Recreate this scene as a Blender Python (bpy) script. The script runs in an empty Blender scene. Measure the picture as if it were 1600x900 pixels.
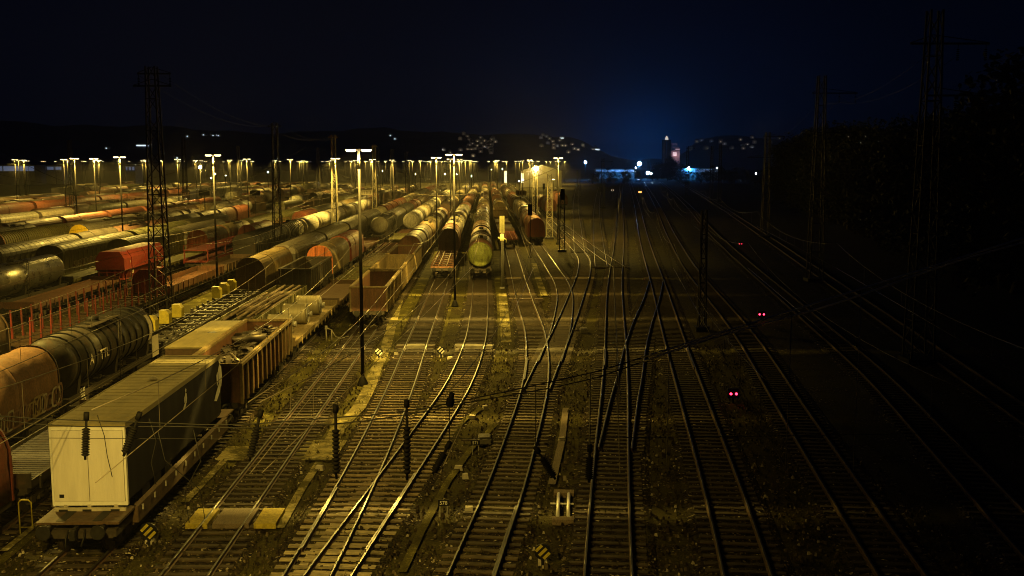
import bpy, math, random
from mathutils import Vector, Matrix
random.seed(7)
sc = bpy.context.scene
COL = sc.collection
R = math.radians
RZ = 0.28            # rail top above the ground
FX, CX, CY, YH, CAMZ = 1600.0, 800.0, 450.0, 254.0, 13.28
PITCH = math.atan((CY - YH) / FX)

# ------------------------------------------------------------------ materials
MATS = {}
def new_mat(name):
    m = bpy.data.materials.new(name); m.use_nodes = True
    nt = m.node_tree; MATS[name] = m
    return m, nt, nt.nodes['Principled BSDF']
def N(nt, t, **kw):
    n = nt.nodes.new(t)
    for k, v in kw.items():
        if k in n.inputs: n.inputs[k].default_value = v
        else: setattr(n, k, v)
    return n
def ramp(nt, fac, stops):
    r = nt.nodes.new('ShaderNodeValToRGB')
    el = r.color_ramp.elements
    while len(el) < len(stops): el.new(0.5)
    for e, (p, c) in zip(el, stops):
        e.position = p; e.color = (c[0], c[1], c[2], 1) if isinstance(c, (tuple, list)) else (c, c, c, 1)
    nt.links.new(fac, r.inputs[0]); return r.outputs[0]
def mixc(nt, a, b, fac, mode='MIX'):
    m = nt.nodes.new('ShaderNodeMix'); m.data_type = 'RGBA'; m.blend_type = mode
    for sock, v in ((m.inputs[6], a), (m.inputs[7], b), (m.inputs[0], fac)):
        if hasattr(v, 'is_output'): nt.links.new(v, sock)
        elif isinstance(v, (tuple, list)): sock.default_value = (v[0], v[1], v[2], 1)
        else: sock.default_value = v
    return m.outputs[2]
def coords(nt, scale=(1, 1, 1), jitter=False):
    tc = nt.nodes.new('ShaderNodeTexCoord'); mp = nt.nodes.new('ShaderNodeMapping')
    mp.inputs['Scale'].default_value = scale
    nt.links.new(tc.outputs['Object'], mp.inputs[0])
    if jitter:
        oi = nt.nodes.new('ShaderNodeObjectInfo'); mu = nt.nodes.new('ShaderNodeMath'); mu.operation = 'MULTIPLY'
        mu.inputs[1].default_value = 57.0
        nt.links.new(oi.outputs['Random'], mu.inputs[0]); nt.links.new(mu.outputs[0], mp.inputs['Location'])
    return mp.outputs[0]
def noise(nt, vec, scale, detail=4, rough=0.6):
    n = N(nt, 'ShaderNodeTexNoise', Scale=scale, Detail=detail, Roughness=rough)
    nt.links.new(vec, n.inputs['Vector']); return n.outputs['Fac']
def bump(nt, b, h, strength=0.3, dist=0.02):
    n = N(nt, 'ShaderNodeBump', Strength=strength, Distance=dist)
    nt.links.new(h, n.inputs['Height']); nt.links.new(n.outputs[0], b.inputs['Normal'])

def paint_mat(name, rough=0.5, metal=0.0, dirt=0.7, spec=0.4):
    """paint in the object's own colour, with rust blotches, run-down streaks and grime"""
    m, nt, b = new_mat(name)
    oi = nt.nodes.new('ShaderNodeObjectInfo')
    v = coords(nt, (1, 1, 1), True)
    vs = coords(nt, (3.5, 3.5, 0.35), True)
    blot = noise(nt, v, 0.9, 6, 0.68)
    streak = noise(nt, vs, 1.6, 4, 0.7)
    fine = noise(nt, v, 9.0, 3, 0.7)
    c = mixc(nt, oi.outputs['Color'], (0.045, 0.032, 0.02), ramp(nt, streak, [(0.42, 0.0), (0.72, dirt)]))
    c = mixc(nt, c, (0.10, 0.045, 0.02), ramp(nt, blot, [(0.56, 0.0), (0.68, 0.75 * dirt)]))
    c = mixc(nt, c, ramp(nt, fine, [(0.3, 0.62), (0.7, 1.15)]), 1.0, 'MULTIPLY')
    nt.links.new(c, b.inputs['Base Color'])
    nt.links.new(ramp(nt, blot, [(0.35, rough), (0.7, min(1, rough + 0.3))]), b.inputs['Roughness'])
    b.inputs['Metallic'].default_value = metal
    b.inputs['Specular IOR Level'].default_value = spec
    bump(nt, b, fine, 0.15, 0.01)
    return m
def plain(name, col, rough=0.7, metal=0.0, var=0.35, scale=6, stretch=(1, 1, 1), b_str=0.2):
    m, nt, b = new_mat(name)
    f = noise(nt, coords(nt, stretch, True), scale, 5, 0.65)
    lo = tuple(c * (1 - var) for c in col); hi = tuple(min(1, c * (1 + var)) for c in col)
    nt.links.new(ramp(nt, f, [(0.3, lo), (0.7, hi)]), b.inputs['Base Color'])
    b.inputs['Roughness'].default_value = rough; b.inputs['Metallic'].default_value = metal
    bump(nt, b, f, b_str, 0.01)
    return m
def emit(name, col, strength, base=(0.8, 0.8, 0.8)):
    m, nt, b = new_mat(name)
    b.inputs['Base Color'].default_value = (*base, 1)
    b.inputs['Emission Color'].default_value = (*col, 1)
    b.inputs['Emission Strength'].default_value = strength
    m.cycles.emission_sampling = 'NONE'
    return m

paint = paint_mat('wagon_paint')
clean = paint_mat('clean_paint', 0.45, 0, 0.22)
polish = paint_mat('polished_steel_shell', 0.2, 0.9, 0.1)
tarp = paint_mat('tarpaulin_cloth', 0.75, 0, 0.45)
under = plain('underframe_steel', (0.035, 0.027, 0.02), 0.75, 0.1)
dark = plain('dark_steel', (0.02, 0.019, 0.018), 0.6, 0.2)
wheelm = plain('wheel_steel', (0.06, 0.045, 0.035), 0.5, 0.6)
galv = plain('galvanised_steel', (0.3, 0.29, 0.26), 0.55, 0.3, 0.3, 12)
lattm = plain('weathered_lattice_steel', (0.20, 0.175, 0.12), 0.75, 0.0, 0.4, 9)  # lamplight on the lit masts is put into this paler steel colour
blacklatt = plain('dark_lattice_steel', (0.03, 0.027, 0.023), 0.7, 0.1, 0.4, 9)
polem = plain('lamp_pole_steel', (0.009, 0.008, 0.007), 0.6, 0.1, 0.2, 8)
white = plain('white_paint', (0.7, 0.69, 0.64), 0.5, 0, 0.1, 3)
yellow = plain('yellow_paint', (0.42, 0.35, 0.03), 0.6, 0, 0.3, 4)
blackp = plain('black_paint', (0.012, 0.012, 0.013), 0.5, 0, 0.2)
concrete = plain('pale_concrete', (0.36, 0.33, 0.26), 0.9, 0, 0.3, 2.2)
planks = plain('crossing_planks', (0.10, 0.075, 0.05), 0.85, 0, 0.4, 3, (8, 1, 8))
wood = plain('old_timber', (0.16, 0.12, 0.08), 0.85, 0, 0.5, 3, (6, 0.6, 6))
wirem = plain('copper_wire', (0.13, 0.11, 0.085), 0.6, 0.0, 0.1)
scrapm = plain('scrap_steel', (0.10, 0.085, 0.07), 0.45, 0.5, 0.8, 1.5)
porcelain = plain('brown_porcelain', (0.0025, 0.002, 0.002), 0.8, 0, 0.1)
bark = plain('bark', (0.06, 0.05, 0.04), 0.9, 0, 0.4, 6, (4, 4, 0.6))
for q in (porcelain, dark, blackp): q.node_tree.nodes['Principled BSDF'].inputs['Specular IOR Level'].default_value = 0.15
polem.node_tree.nodes['Principled BSDF'].inputs['Specular IOR Level'].default_value = 0.12
leaf = plain('foliage', (0.018, 0.022, 0.010), 0.8, 0, 0.5, 0.6)
facade = plain('pale_render', (0.42, 0.40, 0.34), 0.85, 0, 0.15, 0.4)
rooftile = plain('roof_tile', (0.07, 0.04, 0.03), 0.85, 0, 0.3, 1.0)
pinkwall = plain('rose_cladding', (0.5, 0.3, 0.3), 0.8, 0, 0.15, 0.5)
signcream = plain('cream_board', (0.6, 0.54, 0.42), 0.6, 0, 0.1)

def sleeper_mat():
    m, nt, b = new_mat('sleeper')
    oi = nt.nodes.new('ShaderNodeObjectInfo')
    v = coords(nt, (1.4, 6, 6), True)
    f = noise(nt, v, 2.0, 5, 0.7)
    c = mixc(nt, oi.outputs['Color'], ramp(nt, f, [(0.28, 0.35), (0.7, 1.2)]), 1.0, 'MULTIPLY')
    rv = ramp(nt, oi.outputs['Random'], [(0, 0.6), (1, 1.1)])
    c = mixc(nt, c, rv, 1.0, 'MULTIPLY')
    nt.links.new(c, b.inputs['Base Color']); b.inputs['Roughness'].default_value = 0.9
    bump(nt, b, f, 0.5, 0.02); return m
sleeperm = sleeper_mat()
railtop = plain('polished_rail_head', (0.085, 0.085, 0.085), 0.42, 0.8, 0.12, 2)
railside = plain('rusty_rail_side', (0.075, 0.042, 0.026), 0.8, 0.1, 0.4, 8)

def stone_mat(name, cols, scale, grass=0.0, grit=0.5):
    """ballast: a voronoi cell per stone, stained patches, weeds"""
    m, nt, b = new_mat(name)
    v = coords(nt, (1, 1, 1))
    vo = N(nt, 'ShaderNodeTexVoronoi', Scale=scale); nt.links.new(v, vo.inputs['Vector'])
    sep = nt.nodes.new('ShaderNodeSeparateColor'); nt.links.new(vo.outputs['Color'], sep.inputs[0])
    c = ramp(nt, sep.outputs[0], [(0.0, cols[0]), (0.6, cols[1]), (0.93, cols[2]), (1.0, cols[3])])
    big = noise(nt, v, 0.22, 6, 0.7)
    c = mixc(nt, c, ramp(nt, big, [(0.3, 0.45), (0.72, 1.35)]), 1.0, 'MULTIPLY')
    if grass:
        g = noise(nt, v, 0.55, 6, 0.75); gf = noise(nt, v, 14, 3, 0.7)
        gc = ramp(nt, gf, [(0.3, (0.018, 0.016, 0.004)), (0.7, (0.065, 0.056, 0.011))])
        c = mixc(nt, c, gc, ramp(nt, g, [(0.5 - grass * 0.35, 0.0), (0.62 - grass * 0.3, 0.9)]))
    nt.links.new(c, b.inputs['Base Color']); b.inputs['Roughness'].default_value = 0.9
    b.inputs['Specular IOR Level'].default_value = 0.08
    bump(nt, b, vo.outputs['Distance'], grit, 0.05); return m
ballast = stone_mat('ballast', [(0.004, 0.0027, 0.0017), (0.016, 0.0105, 0.0055), (0.044, 0.030, 0.017), (0.45, 0.40, 0.32)], 10, 0.06, 1.0)
groundm = stone_mat('yard_ground', [(0.009, 0.0063, 0.003), (0.022, 0.0155, 0.006), (0.040, 0.029, 0.012), (0.36, 0.32, 0.22)], 13, 0.3, 0.5)
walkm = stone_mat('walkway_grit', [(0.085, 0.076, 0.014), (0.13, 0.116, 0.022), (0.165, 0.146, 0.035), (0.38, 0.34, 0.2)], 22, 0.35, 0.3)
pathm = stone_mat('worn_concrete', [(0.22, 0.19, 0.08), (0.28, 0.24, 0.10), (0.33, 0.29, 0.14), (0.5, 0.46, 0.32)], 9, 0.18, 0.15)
hillm = plain('wooded_hill', (0.11, 0.11, 0.16), 0.95, 0, 0.5, 0.01)

lens_em = emit('sodium_lamp_lens', (1.0, 0.76, 0.32), 28.0)
lens_far = emit('sodium_lamp_lens_distant', (1.0, 0.80, 0.40), 5.0)
flood_em = emit('white_floodlight', (0.55, 0.78, 1.0), 260.0)
warmflood_em = emit('yellow_floodlight', (1.0, 0.86, 0.5), 220.0)
red_em = emit('red_signal_light', (1.0, 0.03, 0.08), 7.0)
amber_em = emit('amber_signal_light', (1.0, 0.30, 0.07), 7.0)
win_warm = emit('lit_window_warm', (1.0, 0.76, 0.42), 2.2)
win_cool = emit('lit_window_cool', (0.70, 0.85, 1.0), 2.0)
pane_cool = emit('lit_glazing', (0.45, 0.6, 1.0), 0.14)
pane_warm = emit('lit_pillar_glow', (1.0, 0.85, 0.42), 2.2)  # emission for the gate pillars' lit faces, no glazing there

# ------------------------------------------------------------------ mesh builder
class MB:
    def __init__(s): s.v = []; s.f = []; s.m = []; s.sm = []
    def face(s, pts, m=0, smooth=False):
        i = len(s.v); s.v += [tuple(p) for p in pts]; s.f.append(tuple(range(i, i + len(pts)))); s.m.append(m); s.sm.append(smooth)
    def hexa(s, p, m=0):
        i = len(s.v); s.v += [tuple(q) for q in p]
        for f in ((0, 3, 2, 1), (4, 5, 6, 7), (0, 1, 5, 4), (1, 2, 6, 5), (2, 3, 7, 6), (3, 0, 4, 7)):
            s.f.append(tuple(i + k for k in f)); s.m.append(m); s.sm.append(False)
    def box(s, x0, x1, y0, y1, z0, z1, m=0):
        s.hexa([(x0, y0, z0), (x1, y0, z0), (x1, y1, z0), (x0, y1, z0), (x0, y0, z1), (x1, y0, z1), (x1, y1, z1), (x0, y1, z1)], m)
    def bar(s, a, b, w, h=None, m=0):
        a = Vector(a); b = Vector(b); h = h or w
        d = (b - a).normalized(); up = Vector((0, 0, 1)) if abs(d.z) < 0.95 else Vector((0, 1, 0))
        x = d.cross(up).normalized() * w / 2; y = x.cross(d).normalized() * h / 2
        s.hexa([a - x - y, a + x - y, a + x + y, a - x + y, b - x - y, b + x - y, b + x + y, b - x + y], m)
    def rings(s, rings, m=0, cap=True, smooth=True, close=True):
        n = len(rings[0]); i = len(s.v)
        for r in rings: s.v += [tuple(p) for p in r]
        for k in range(len(rings) - 1):
            for j in range(n if close else n - 1):
                a = i + k * n + j; b = i + k * n + (j + 1) % n
                s.f.append((a, b, b + n, a + n)); s.m.append(m); s.sm.append(smooth)
        if cap:
            s.f.append(tuple(i + j for j in reversed(range(n)))); s.m.append(m); s.sm.append(False)
            e = i + (len(rings) - 1) * n
            s.f.append(tuple(e + j for j in range(n))); s.m.append(m); s.sm.append(False)
    def tube(s, pts, r, n=6, m=0, cap=True):
        pts = [Vector(p) for p in pts]; rs = r if isinstance(r, (list, tuple)) else [r] * len(pts)
        rg = []
        for k, p in enumerate(pts):
            d = (pts[min(k + 1, len(pts) - 1)] - pts[max(k - 1, 0)]).normalized()
            up = Vector((0, 0, 1)) if abs(d.z) < 0.95 else Vector((0, 1, 0))
            x = d.cross(up).normalized(); y = x.cross(d)
            rg.append([p + (x * math.cos(2 * math.pi * j / n) + y * math.sin(2 * math.pi * j / n)) * rs[k] for j in range(n)])
        s.rings(rg, m, cap)
    def prism(s, prof, y0, y1, m=0, smooth=False):      # profile in x,z swept along y
        s.rings([[(x, y0, z) for x, z in prof], [(x, y1, z) for x, z in prof]], m, True, smooth)
    def build(s, name, mats, parent=None, loc=(0, 0, 0), color=None):
        me = s.mesh(name, mats)
        return link(name, me, parent, loc, color)
    def mesh(s, name, mats):
        me = bpy.data.meshes.new(name)
        me.from_pydata(s.v, [], s.f)
        for mm in (mats if isinstance(mats, (list, tuple)) else [mats]): me.materials.append(mm)
        me.polygons.foreach_set('material_index', s.m); me.polygons.foreach_set('use_smooth', s.sm)
        me.update(); return me
def link(name, data, parent=None, loc=(0, 0, 0), color=None):
    o = bpy.data.objects.new(name, data); COL.objects.link(o); o.location = loc
    if parent: o.parent = parent
    if color: o.color = (*color, 1)
    return o
def tag(o, label=None, cat=None, group=None, kind=None):
    if label: o['label'] = label
    if cat: o['category'] = cat
    if group: o['group'] = group
    if kind: o['kind'] = kind
    return o
def thing(name, label, cat, loc=(0, 0, 0), rz=0.0, group=None):
    o = link(name, None, None, loc); o.rotation_euler = (0, 0, rz)
    return tag(o, label, cat, group)
def text_mesh(txt, size, mat, ext=0.004):
    cu = bpy.data.curves.new('lettering', 'FONT'); cu.body = txt; cu.size = size; cu.extrude = ext
    cu.align_x = 'CENTER'; cu.align_y = 'CENTER'
    o = bpy.data.objects.new('lettering', cu); COL.objects.link(o)
    bpy.context.view_layer.update()
    me = bpy.data.meshes.new_from_object(o.evaluated_get(bpy.context.evaluated_depsgraph_get()))
    bpy.data.objects.remove(o); bpy.data.curves.remove(cu)
    me.materials.clear(); me.materials.append(mat); return me
def ground_at(u, v, h=0.0):
    """survey helper: where the sight line of a pixel meets the height h"""
    x = (u - CX) / FX; y = -(v - CY) / FX; c, s = math.cos(PITCH), math.sin(PITCH)
    dy, dz = c + y * s, -s + y * c; t = (h - CAMZ) / dz
    return x * t, dy * t

# ------------------------------------------------------------------ world, camera
cam = bpy.data.cameras.new('camera'); co = bpy.data.objects.new('camera', cam); COL.objects.link(co)
cam.sensor_width = 36; cam.lens = 36.0 * FX / 1600; cam.clip_end = 9000; cam.clip_start = 0.3
co.location = (0, 0, CAMZ); co.rotation_euler = (R(90) - PITCH, 0, 0)
sc.camera = co
w = bpy.data.worlds.new('World'); sc.world = w; w.use_nodes = True
nt = w.node_tree; bg = nt.nodes['Background']
sky = nt.nodes.new('ShaderNodeTexSky'); sky.sky_type = 'NISHITA'; sky.sun_disc = False
sky.sun_elevation = R(-6); sky.sun_rotation = R(20); sky.air_density = 1.2; sky.dust_density = 1.0
skyc = mixc(nt, sky.outputs[0], (0.01, 0.04, 0.16), 1.0, 'MULTIPLY')
tc = nt.nodes.new('ShaderNodeTexCoord')
def glow(direction, power, col, prev):
    d = Vector(direction).normalized()
    dp = N(nt, 'ShaderNodeVectorMath', operation='DOT_PRODUCT'); dp.inputs[1].default_value = d
    nt.links.new(tc.outputs['Generated'], dp.inputs[0])
    mx = N(nt, 'ShaderNodeMath', operation='MAXIMUM'); mx.inputs[1].default_value = 0.0
    nt.links.new(dp.outputs['Value'], mx.inputs[0])
    pw = N(nt, 'ShaderNodeMath', operation='POWER'); pw.inputs[1].default_value = power
    nt.links.new(mx.outputs[0], pw.inputs[0])
    return mixc(nt, prev, mixc(nt, (0, 0, 0), col, pw.outputs[0]), 1.0, 'ADD')
SK = 20.0            # the background strength is 0.05
base = mixc(nt, skyc, (0.0000 * SK, 0.0005 * SK, 0.0030 * SK), 1.0, 'ADD')
base = glow((0.128, 1, 0.0), 850, (0.000 * SK, 0.0150 * SK, 0.072 * SK), base)     # town glow behind the plant
base = glow((0.12, 1, 0.0), 70, (0.0 * SK, 0.0016 * SK, 0.0085 * SK), base)
base = glow((-0.3, 1, 0.0), 25, (0.0014 * SK, 0.0014 * SK, 0.0020 * SK), base)
nt.links.new(base, bg.inputs[0]); bg.inputs[1].default_value = 0.05
sun = bpy.data.lights.new('moon', 'SUN'); so = bpy.data.objects.new('moon', sun); COL.objects.link(so)
sun.energy = 0.001; sun.angle = R(0.5); sun.color = (0.7, 0.8, 1.0); so.rotation_euler = (R(40), 0, R(150))
sc.view_settings.view_transform = 'Standard'; sc.view_settings.look = 'None'
sc.view_settings.exposure = 0; sc.view_settings.gamma = 1
try:
    sc.cycles.use_denoising = True; sc.cycles.use_light_tree = True
    sc.cycles.max_bounces = 5; sc.cycles.diffuse_bounces = 2; sc.cycles.glossy_bounces = 2; sc.cycles.volume_bounces = 0
    sc.cycles.sample_clamp_indirect = 2.0; sc.cycles.filter_width = 1.05
    sc.cycles.caustics_reflective = False; sc.cycles.caustics_refractive = False
except Exception: pass

# ------------------------------------------------------------------ ground and hills
g = MB(); g.face([(-5000, -200, 0), (5000, -200, 0), (5000, 6000, 0), (-5000, 6000, 0)])
tag(g.build('ground', groundm), kind='structure')
RIDGE = [(-1600, 262), (-600, 240), (0, 190), (200, 200), (340, 205), (440, 207), (520, 207), (600, 204), (760, 208), (900, 218), (935, 238), (975, 247), (1058, 247), (1085, 218), (1120, 214), (1240, 222), (1500, 236), (2300, 250)]
def ridge_h(u):
    for (a, va), (b, vb) in zip(RIDGE, RIDGE[1:]):
        if a <= u <= b: return (254 - (va + (vb - va) * (u - a) / (b - a))) * 3000 / 1600 + CAMZ
    return 14
def hill_z(x, y):
    u = x / y * 1600 + 800
    t = max(0.0, min(1.0, (y - 1900) / 1100.0)); t = t * t * (3 - 2 * t)
    wob = 5 * math.sin(x * 0.011) + 3 * math.sin(x * 0.031 + 1) + 2 * math.sin(x * 0.083)
    return t * (ridge_h(u) + wob) - 0.5
h = MB(); rows = []
for j in range(14):
    y = 1900 + j * 85
    rows.append([(x, y, hill_z(x, y)) for x in range(-2600, 2601, 40)])
h.rings(rows, 0, False, True, False)
tag(h.build('hills', hillm), kind='structure')

# ------------------------------------------------------------------ tracks
SL = -0.0215
def polyx(pts):
    def f(y):
        if y <= pts[0][1]: a, b = pts[0], pts[1]
        elif y >= pts[-1][1]: a, b = pts[-2], pts[-1]
        else:
            for a, b in zip(pts, pts[1:]):
                if a[1] <= y <= b[1]: break
        return a[0] + (b[0] - a[0]) * (y - a[1]) / (b[1] - a[1])
    return f
_bend = polyx([(.42, 20), (.4, 32), (.36, 47), (-.05, 58), (0, 100), (0, 900)])
lin = lambda x100: (lambda y: x100 + SL * (y - 100) + (_bend(y) if x100 == -16.2 else 0))
def smooth(pts, step=2.0):
    """catmull-rom through the surveyed points, resampled"""
    P = [Vector((*p, 0)) for p in pts]
    P = [P[0] * 2 - P[1]] + P + [P[-1] * 2 - P[-2]]
    out = []
    for i in range(1, len(P) - 2):
        n = max(2, int((P[i + 1] - P[i]).length / step))
        for k in range(n):
            t = k / n; a, b, c, d = P[i - 1], P[i], P[i + 1], P[i + 2]
            # centripetal-ish damped tangents
            l0, l1, l2 = (b - a).length, (c - b).length, (d - c).length
            m1 = ((b - a) / l0 * l1 + (c - b) / l1 * l0) / (l0 + l1) * l1
            m2 = ((c - b) / l1 * l2 + (d - c) / l2 * l1) / (l1 + l2) * l1
            out.append((2*t**3-3*t**2+1) * b + (t**3-2*t**2+t) * m1 + (-2*t**3+3*t**2) * c + (t**3-t**2) * m2)
    out.append(P[-2]); return out
def straight(x100, y0, y1):
    f = lin(x100); pts = []; y = y0
    while y < y1: pts.append(Vector((f(y), y, 0))); y += 12
    pts.append(Vector((f(y1), y1, 0))); return pts
PROF = [(-.07, 0), (.07, 0), (.07, .02), (.012, .035), (.012, .11), (.036, .122), (.036, .158), (.028, .162), (-.028, .162), (-.036, .158), (-.036, .122), (-.012, .11), (-.012, .035), (-.07, .02)]
def sweep(mb, path, off, z):
    rg = []
    for k, p in enumerate(path):
        d = (path[min(k + 1, len(path) - 1)] - path[max(k - 1, 0)]).normalized(); nrm = Vector((d.y, -d.x, 0))
        rg.append([p + nrm * (off + x) + Vector((0, 0, z + zz)) for x, zz in PROF])
    n = len(PROF); i0 = len(mb.f)
    mb.rings(rg, 0, True, False)
    for q in range((len(path) - 1) * n):
        if (q % n) in (6, 7, 8): mb.m[i0 + q] = 1
def along(path, spacing, start=0.0):
    acc = start
    for a, b in zip(path, path[1:]):
        L = (b - a).length; d = (b - a) / L
        while acc < L:
            yield a + d * acc, math.atan2(-d.x, d.y)
            acc += spacing
        acc -= L
slp = MB()
slp.hexa([(-1.3, -.14, 0), (1.3, -.14, 0), (1.3, .14, 0), (-1.3, .14, 0), (-1.28, -.11, .19), (1.28, -.11, .19), (1.28, .11, .19), (-1.28, .11, .19)])
for sx in (-.755, .755):
    slp.box(sx - .17, sx + .17, -.09, .09, .19, .202)
SLEEPER = slp.mesh('sleeper', sleeperm)
TRK = [0]
def track(path, label, color=(0.2, 0.17, 0.12), sleepers=True, color2=None, ysplit=0, smax=300, bed=1.38, count=100):
    TRK[0] += 1; dz = TRK[0] * 0.0025
    root = thing('railway_track', label, 'railway track', (path[0].x, path[0].y, 0), 0, 'tracks of the yard')
    o = Vector((path[0].x, path[0].y, 0)); lp = [p - o for p in path]
    for sgn in (-1, 1):
        m = MB(); sweep(m, lp, sgn * .755, RZ - .162 + dz * .4); m.build('rail', [railside, railtop], root)
    rest = MB(); n = 0
    if sleepers:
        for p, a in along(lp, 0.62, 0.3):
            if (p + o).y > smax: break
            if n < count:
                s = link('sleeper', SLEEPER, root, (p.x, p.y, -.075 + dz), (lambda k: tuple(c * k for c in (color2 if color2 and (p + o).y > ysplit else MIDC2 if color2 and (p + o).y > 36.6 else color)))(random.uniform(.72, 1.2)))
                s.rotation_euler = (0, 0, a + random.uniform(-.012, .012)); n += 1
            else:
                ca, sa = math.cos(a), math.sin(a)
                rest.hexa([(p.x + ca * x - sa * y, p.y + sa * x + ca * y, z + dz) for z in (-.075, .115) for x, y in ((-1.3, -.13), (1.3, -.13), (1.3, .13), (-1.3, .13))])
        if rest.v:
            r = rest.build('sleepers', sleeperm, root, (0, 0, 0), color2 or color); r['kind'] = 'stuff'
    b = MB(); rg = []
    for k, p in enumerate(path):
        d = (path[min(k + 1, len(path) - 1)] - path[max(k - 1, 0)]).normalized(); nrm = Vector((d.y, -d.x, 0))
        rg.append([p + nrm * x + Vector((0, 0, z + dz)) for x, z in ((-bed - .22, .002), (-bed, .07), (bed, .07), (bed + .22, .002))])
    b.rings(rg, 0, False, False, False)
    tag(b.build('ballast_bed', ballast), kind='structure')
    return root

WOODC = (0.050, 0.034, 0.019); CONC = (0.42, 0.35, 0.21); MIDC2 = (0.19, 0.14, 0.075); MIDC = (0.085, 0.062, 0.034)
t2 = smooth([(-7.2, 14), (-6.75, 24), (-6.52, 31.24), (-6.38, 40), (-6.53, 58.56), (-6.89, 72.2), (-7.92, 115), (-9.2, 160), (-11.3, 260), (-15.6, 450), (-22, 700)])
t3 = smooth([(-7.0, 16), (-6.5, 24), (-5.85, 31.24), (-4.98, 40), (-4.0, 50), (-3.25, 58.56), (-2.75, 72.2), (-2.9, 90), (-3.58, 115), (-4.65, 157), (-5.86, 204), (-8.3, 311), (-13, 494), (-19, 700)])
t4 = smooth([(-2.7, 18), (-1.3, 31.2), (-.28, 40.1), (.55, 49), (1.31, 58.56), (1.75, 70), (1.77, 77.8), (1.26, 94.8), (-.29, 156), (-2.4, 217), (-5, 320), (-10, 531), (-14, 700)])
t5 = smooth([(1.42, 58.2), (2.1, 64), (3.05, 71.7), (6.3, 100), (8.6, 122), (9.75, 138), (9.8, 160), (8.97, 194), (8.1, 259), (6, 360), (2, 500), (-4, 700)])
t6 = smooth([(2.5, 66.5), (3.3, 74), (4.59, 89.8), (5.2, 100), (5.35, 106), (4.9, 130), (3.89, 163), (2.7, 217), (.9, 280), (-2.5, 398), (-10, 600)])
t7 = smooth([(1.9, 18), (3.07, 31.2), (4.5, 45), (6.04, 59), (10.6, 105), (17.4, 166), (38, 362), (75, 700)])
t8 = smooth([(5.8, 18), (7.5, 31.2), (10.13, 56.1), (11.4, 68.6), (15.8, 110), (19.2, 143), (37.2, 305), (79, 690)])
tx = smooth([(16.0, 113), (13.3, 97), (10.6, 82.5), (8.64, 71), (7.1, 61), (6.05, 54.5), (5.3, 49.5), (4.74, 45.8)])
t9 = smooth([(11.0, 18), (12.41, 31.2), (15.28, 56.1), (16.95, 69.7), (22.1, 125.6), (28.2, 180), (37.8, 259), (88, 690)])
t10 = smooth([(15.7, 18), (17.4, 30), (19.97, 46), (22.2, 60), (25.02, 84), (31.67, 143), (38.3, 198), (48, 270), (100, 690)])
t11 = smooth([(22, 20), (25, 40), (30, 75), (42, 160), (60, 290), (112, 690)])
tB = straight(-11.9, 14, 460)
LEAD = {}
track(tB, 'track running out from under the rusty open wagons past the black lamp post', WOODC, count=100)
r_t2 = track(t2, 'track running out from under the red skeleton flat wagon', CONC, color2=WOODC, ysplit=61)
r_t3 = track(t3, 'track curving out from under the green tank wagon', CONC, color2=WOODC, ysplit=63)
r_t4 = track(t4, 'track with a long bend in front of the dark red flat, ending at bottom centre', MIDC)
track(t5, 'track bending sharply round the foot of the dark signal mast', MIDC)
track(t6, 'short track out of the dark red covered wagon, joining a bend', MIDC)
r_t7 = track(t7, 'straight main track just right of the yard, leftmost of the dim main tracks', WOODC)
r_t8 = track(t8, 'straight main track with the crossover joining it from the left', WOODC)
track(tx, 'crossover track slanting between the two middle main tracks', WOODC, bed=1.3)
track(t9, 'dim main track passing close to the nearest twin red signal lights', WOODC)
track(t10, 'very dark main track right of the twin red signal lights', WOODC)
track(t11, 'outermost, hardly visible track on the far right', WOODC, count=40, smax=60)

def check_rail(root, path, y0, y1, off):
    seg = [p for p in path if y0 <= p.y <= y1]
    if len(seg) < 2: return
    m = MB(); o = Vector((path[0].x, path[0].y, 0)); sweep(m, [p - o for p in seg], off, RZ - .158); m.build('check_rail', [railside, railtop], root)
check_rail(r_t2, t2, 33, 42, -.68); check_rail(r_t3, t3, 33, 42, .68); check_rail(r_t4, t4, 60, 69, -.68); check_rail(r_t7, t7, 64, 72, -.68); check_rail(r_t8, t8, 64, 74, .68); check_rail(r_t4, t4, 30, 40, .68)
ROWS = {'A': -16.2, 'A0': -20.4, 'A00': -24.6, 'C': -32.7, 'C2': -36.7, 'D': -40.7, 'E': -45.2, 'F': -49.5, 'G': -54.6, 'H': -60.2, 'I': -64.6,
        'J': -69.2, 'K': -73.6, 'L': -81.2, 'M': -85.8, 'N': -90.2, 'O': -94.8, 'P': -103, 'Q': -107.6, 'S': -112, 'T': -116.6, 'U': -125, 'V': -129.6, 'W': -134, 'X1': -142, 'X2': -150, 'X3': -160, 'X4': -172}
ROWDESC = {'A': 'the row led by the white trailer', 'A0': 'the row led by the red tarpaulin wagon', 'A00': 'the row of the black ribbed tank',
 'C': 'the row of the red stake wagon', 'C2': 'the row of the red carrier flat', 'D': 'the row of the red hopper', 'E': 'the row of the polished tank',
 'F': 'the row of the olive bogie van', 'G': 'the row behind the olive bogie van', 'H': 'the row of the yellow-ended van', 'I': 'the row of the ribbed hood wagon', 
 'B': 'the row led by the rusty open wagons', '2': 'the row led by the red skeleton flat', '3': 'the row led by the green tank', '4': 'the row led by the dark flat', '6': 'the row led by the dark red van'}
ORDW = ['first', 'second', 'third', 'fourth', 'fifth', 'sixth', 'seventh', 'eighth', 'ninth', 'tenth', 'eleventh', 'twelfth', 'thirteenth', 'fourteenth', 'fifteenth', 'sixteenth', 'seventeenth']
for i, k in enumerate(['J', 'K', 'L', 'M', 'N', 'O', 'P', 'Q', 'S', 'T', 'U', 'V', 'W', 'X1', 'X2', 'X3', 'X4']): ROWDESC[k] = 'the %s row behind the ribbed hood wagon' % ORDW[i]
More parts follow.
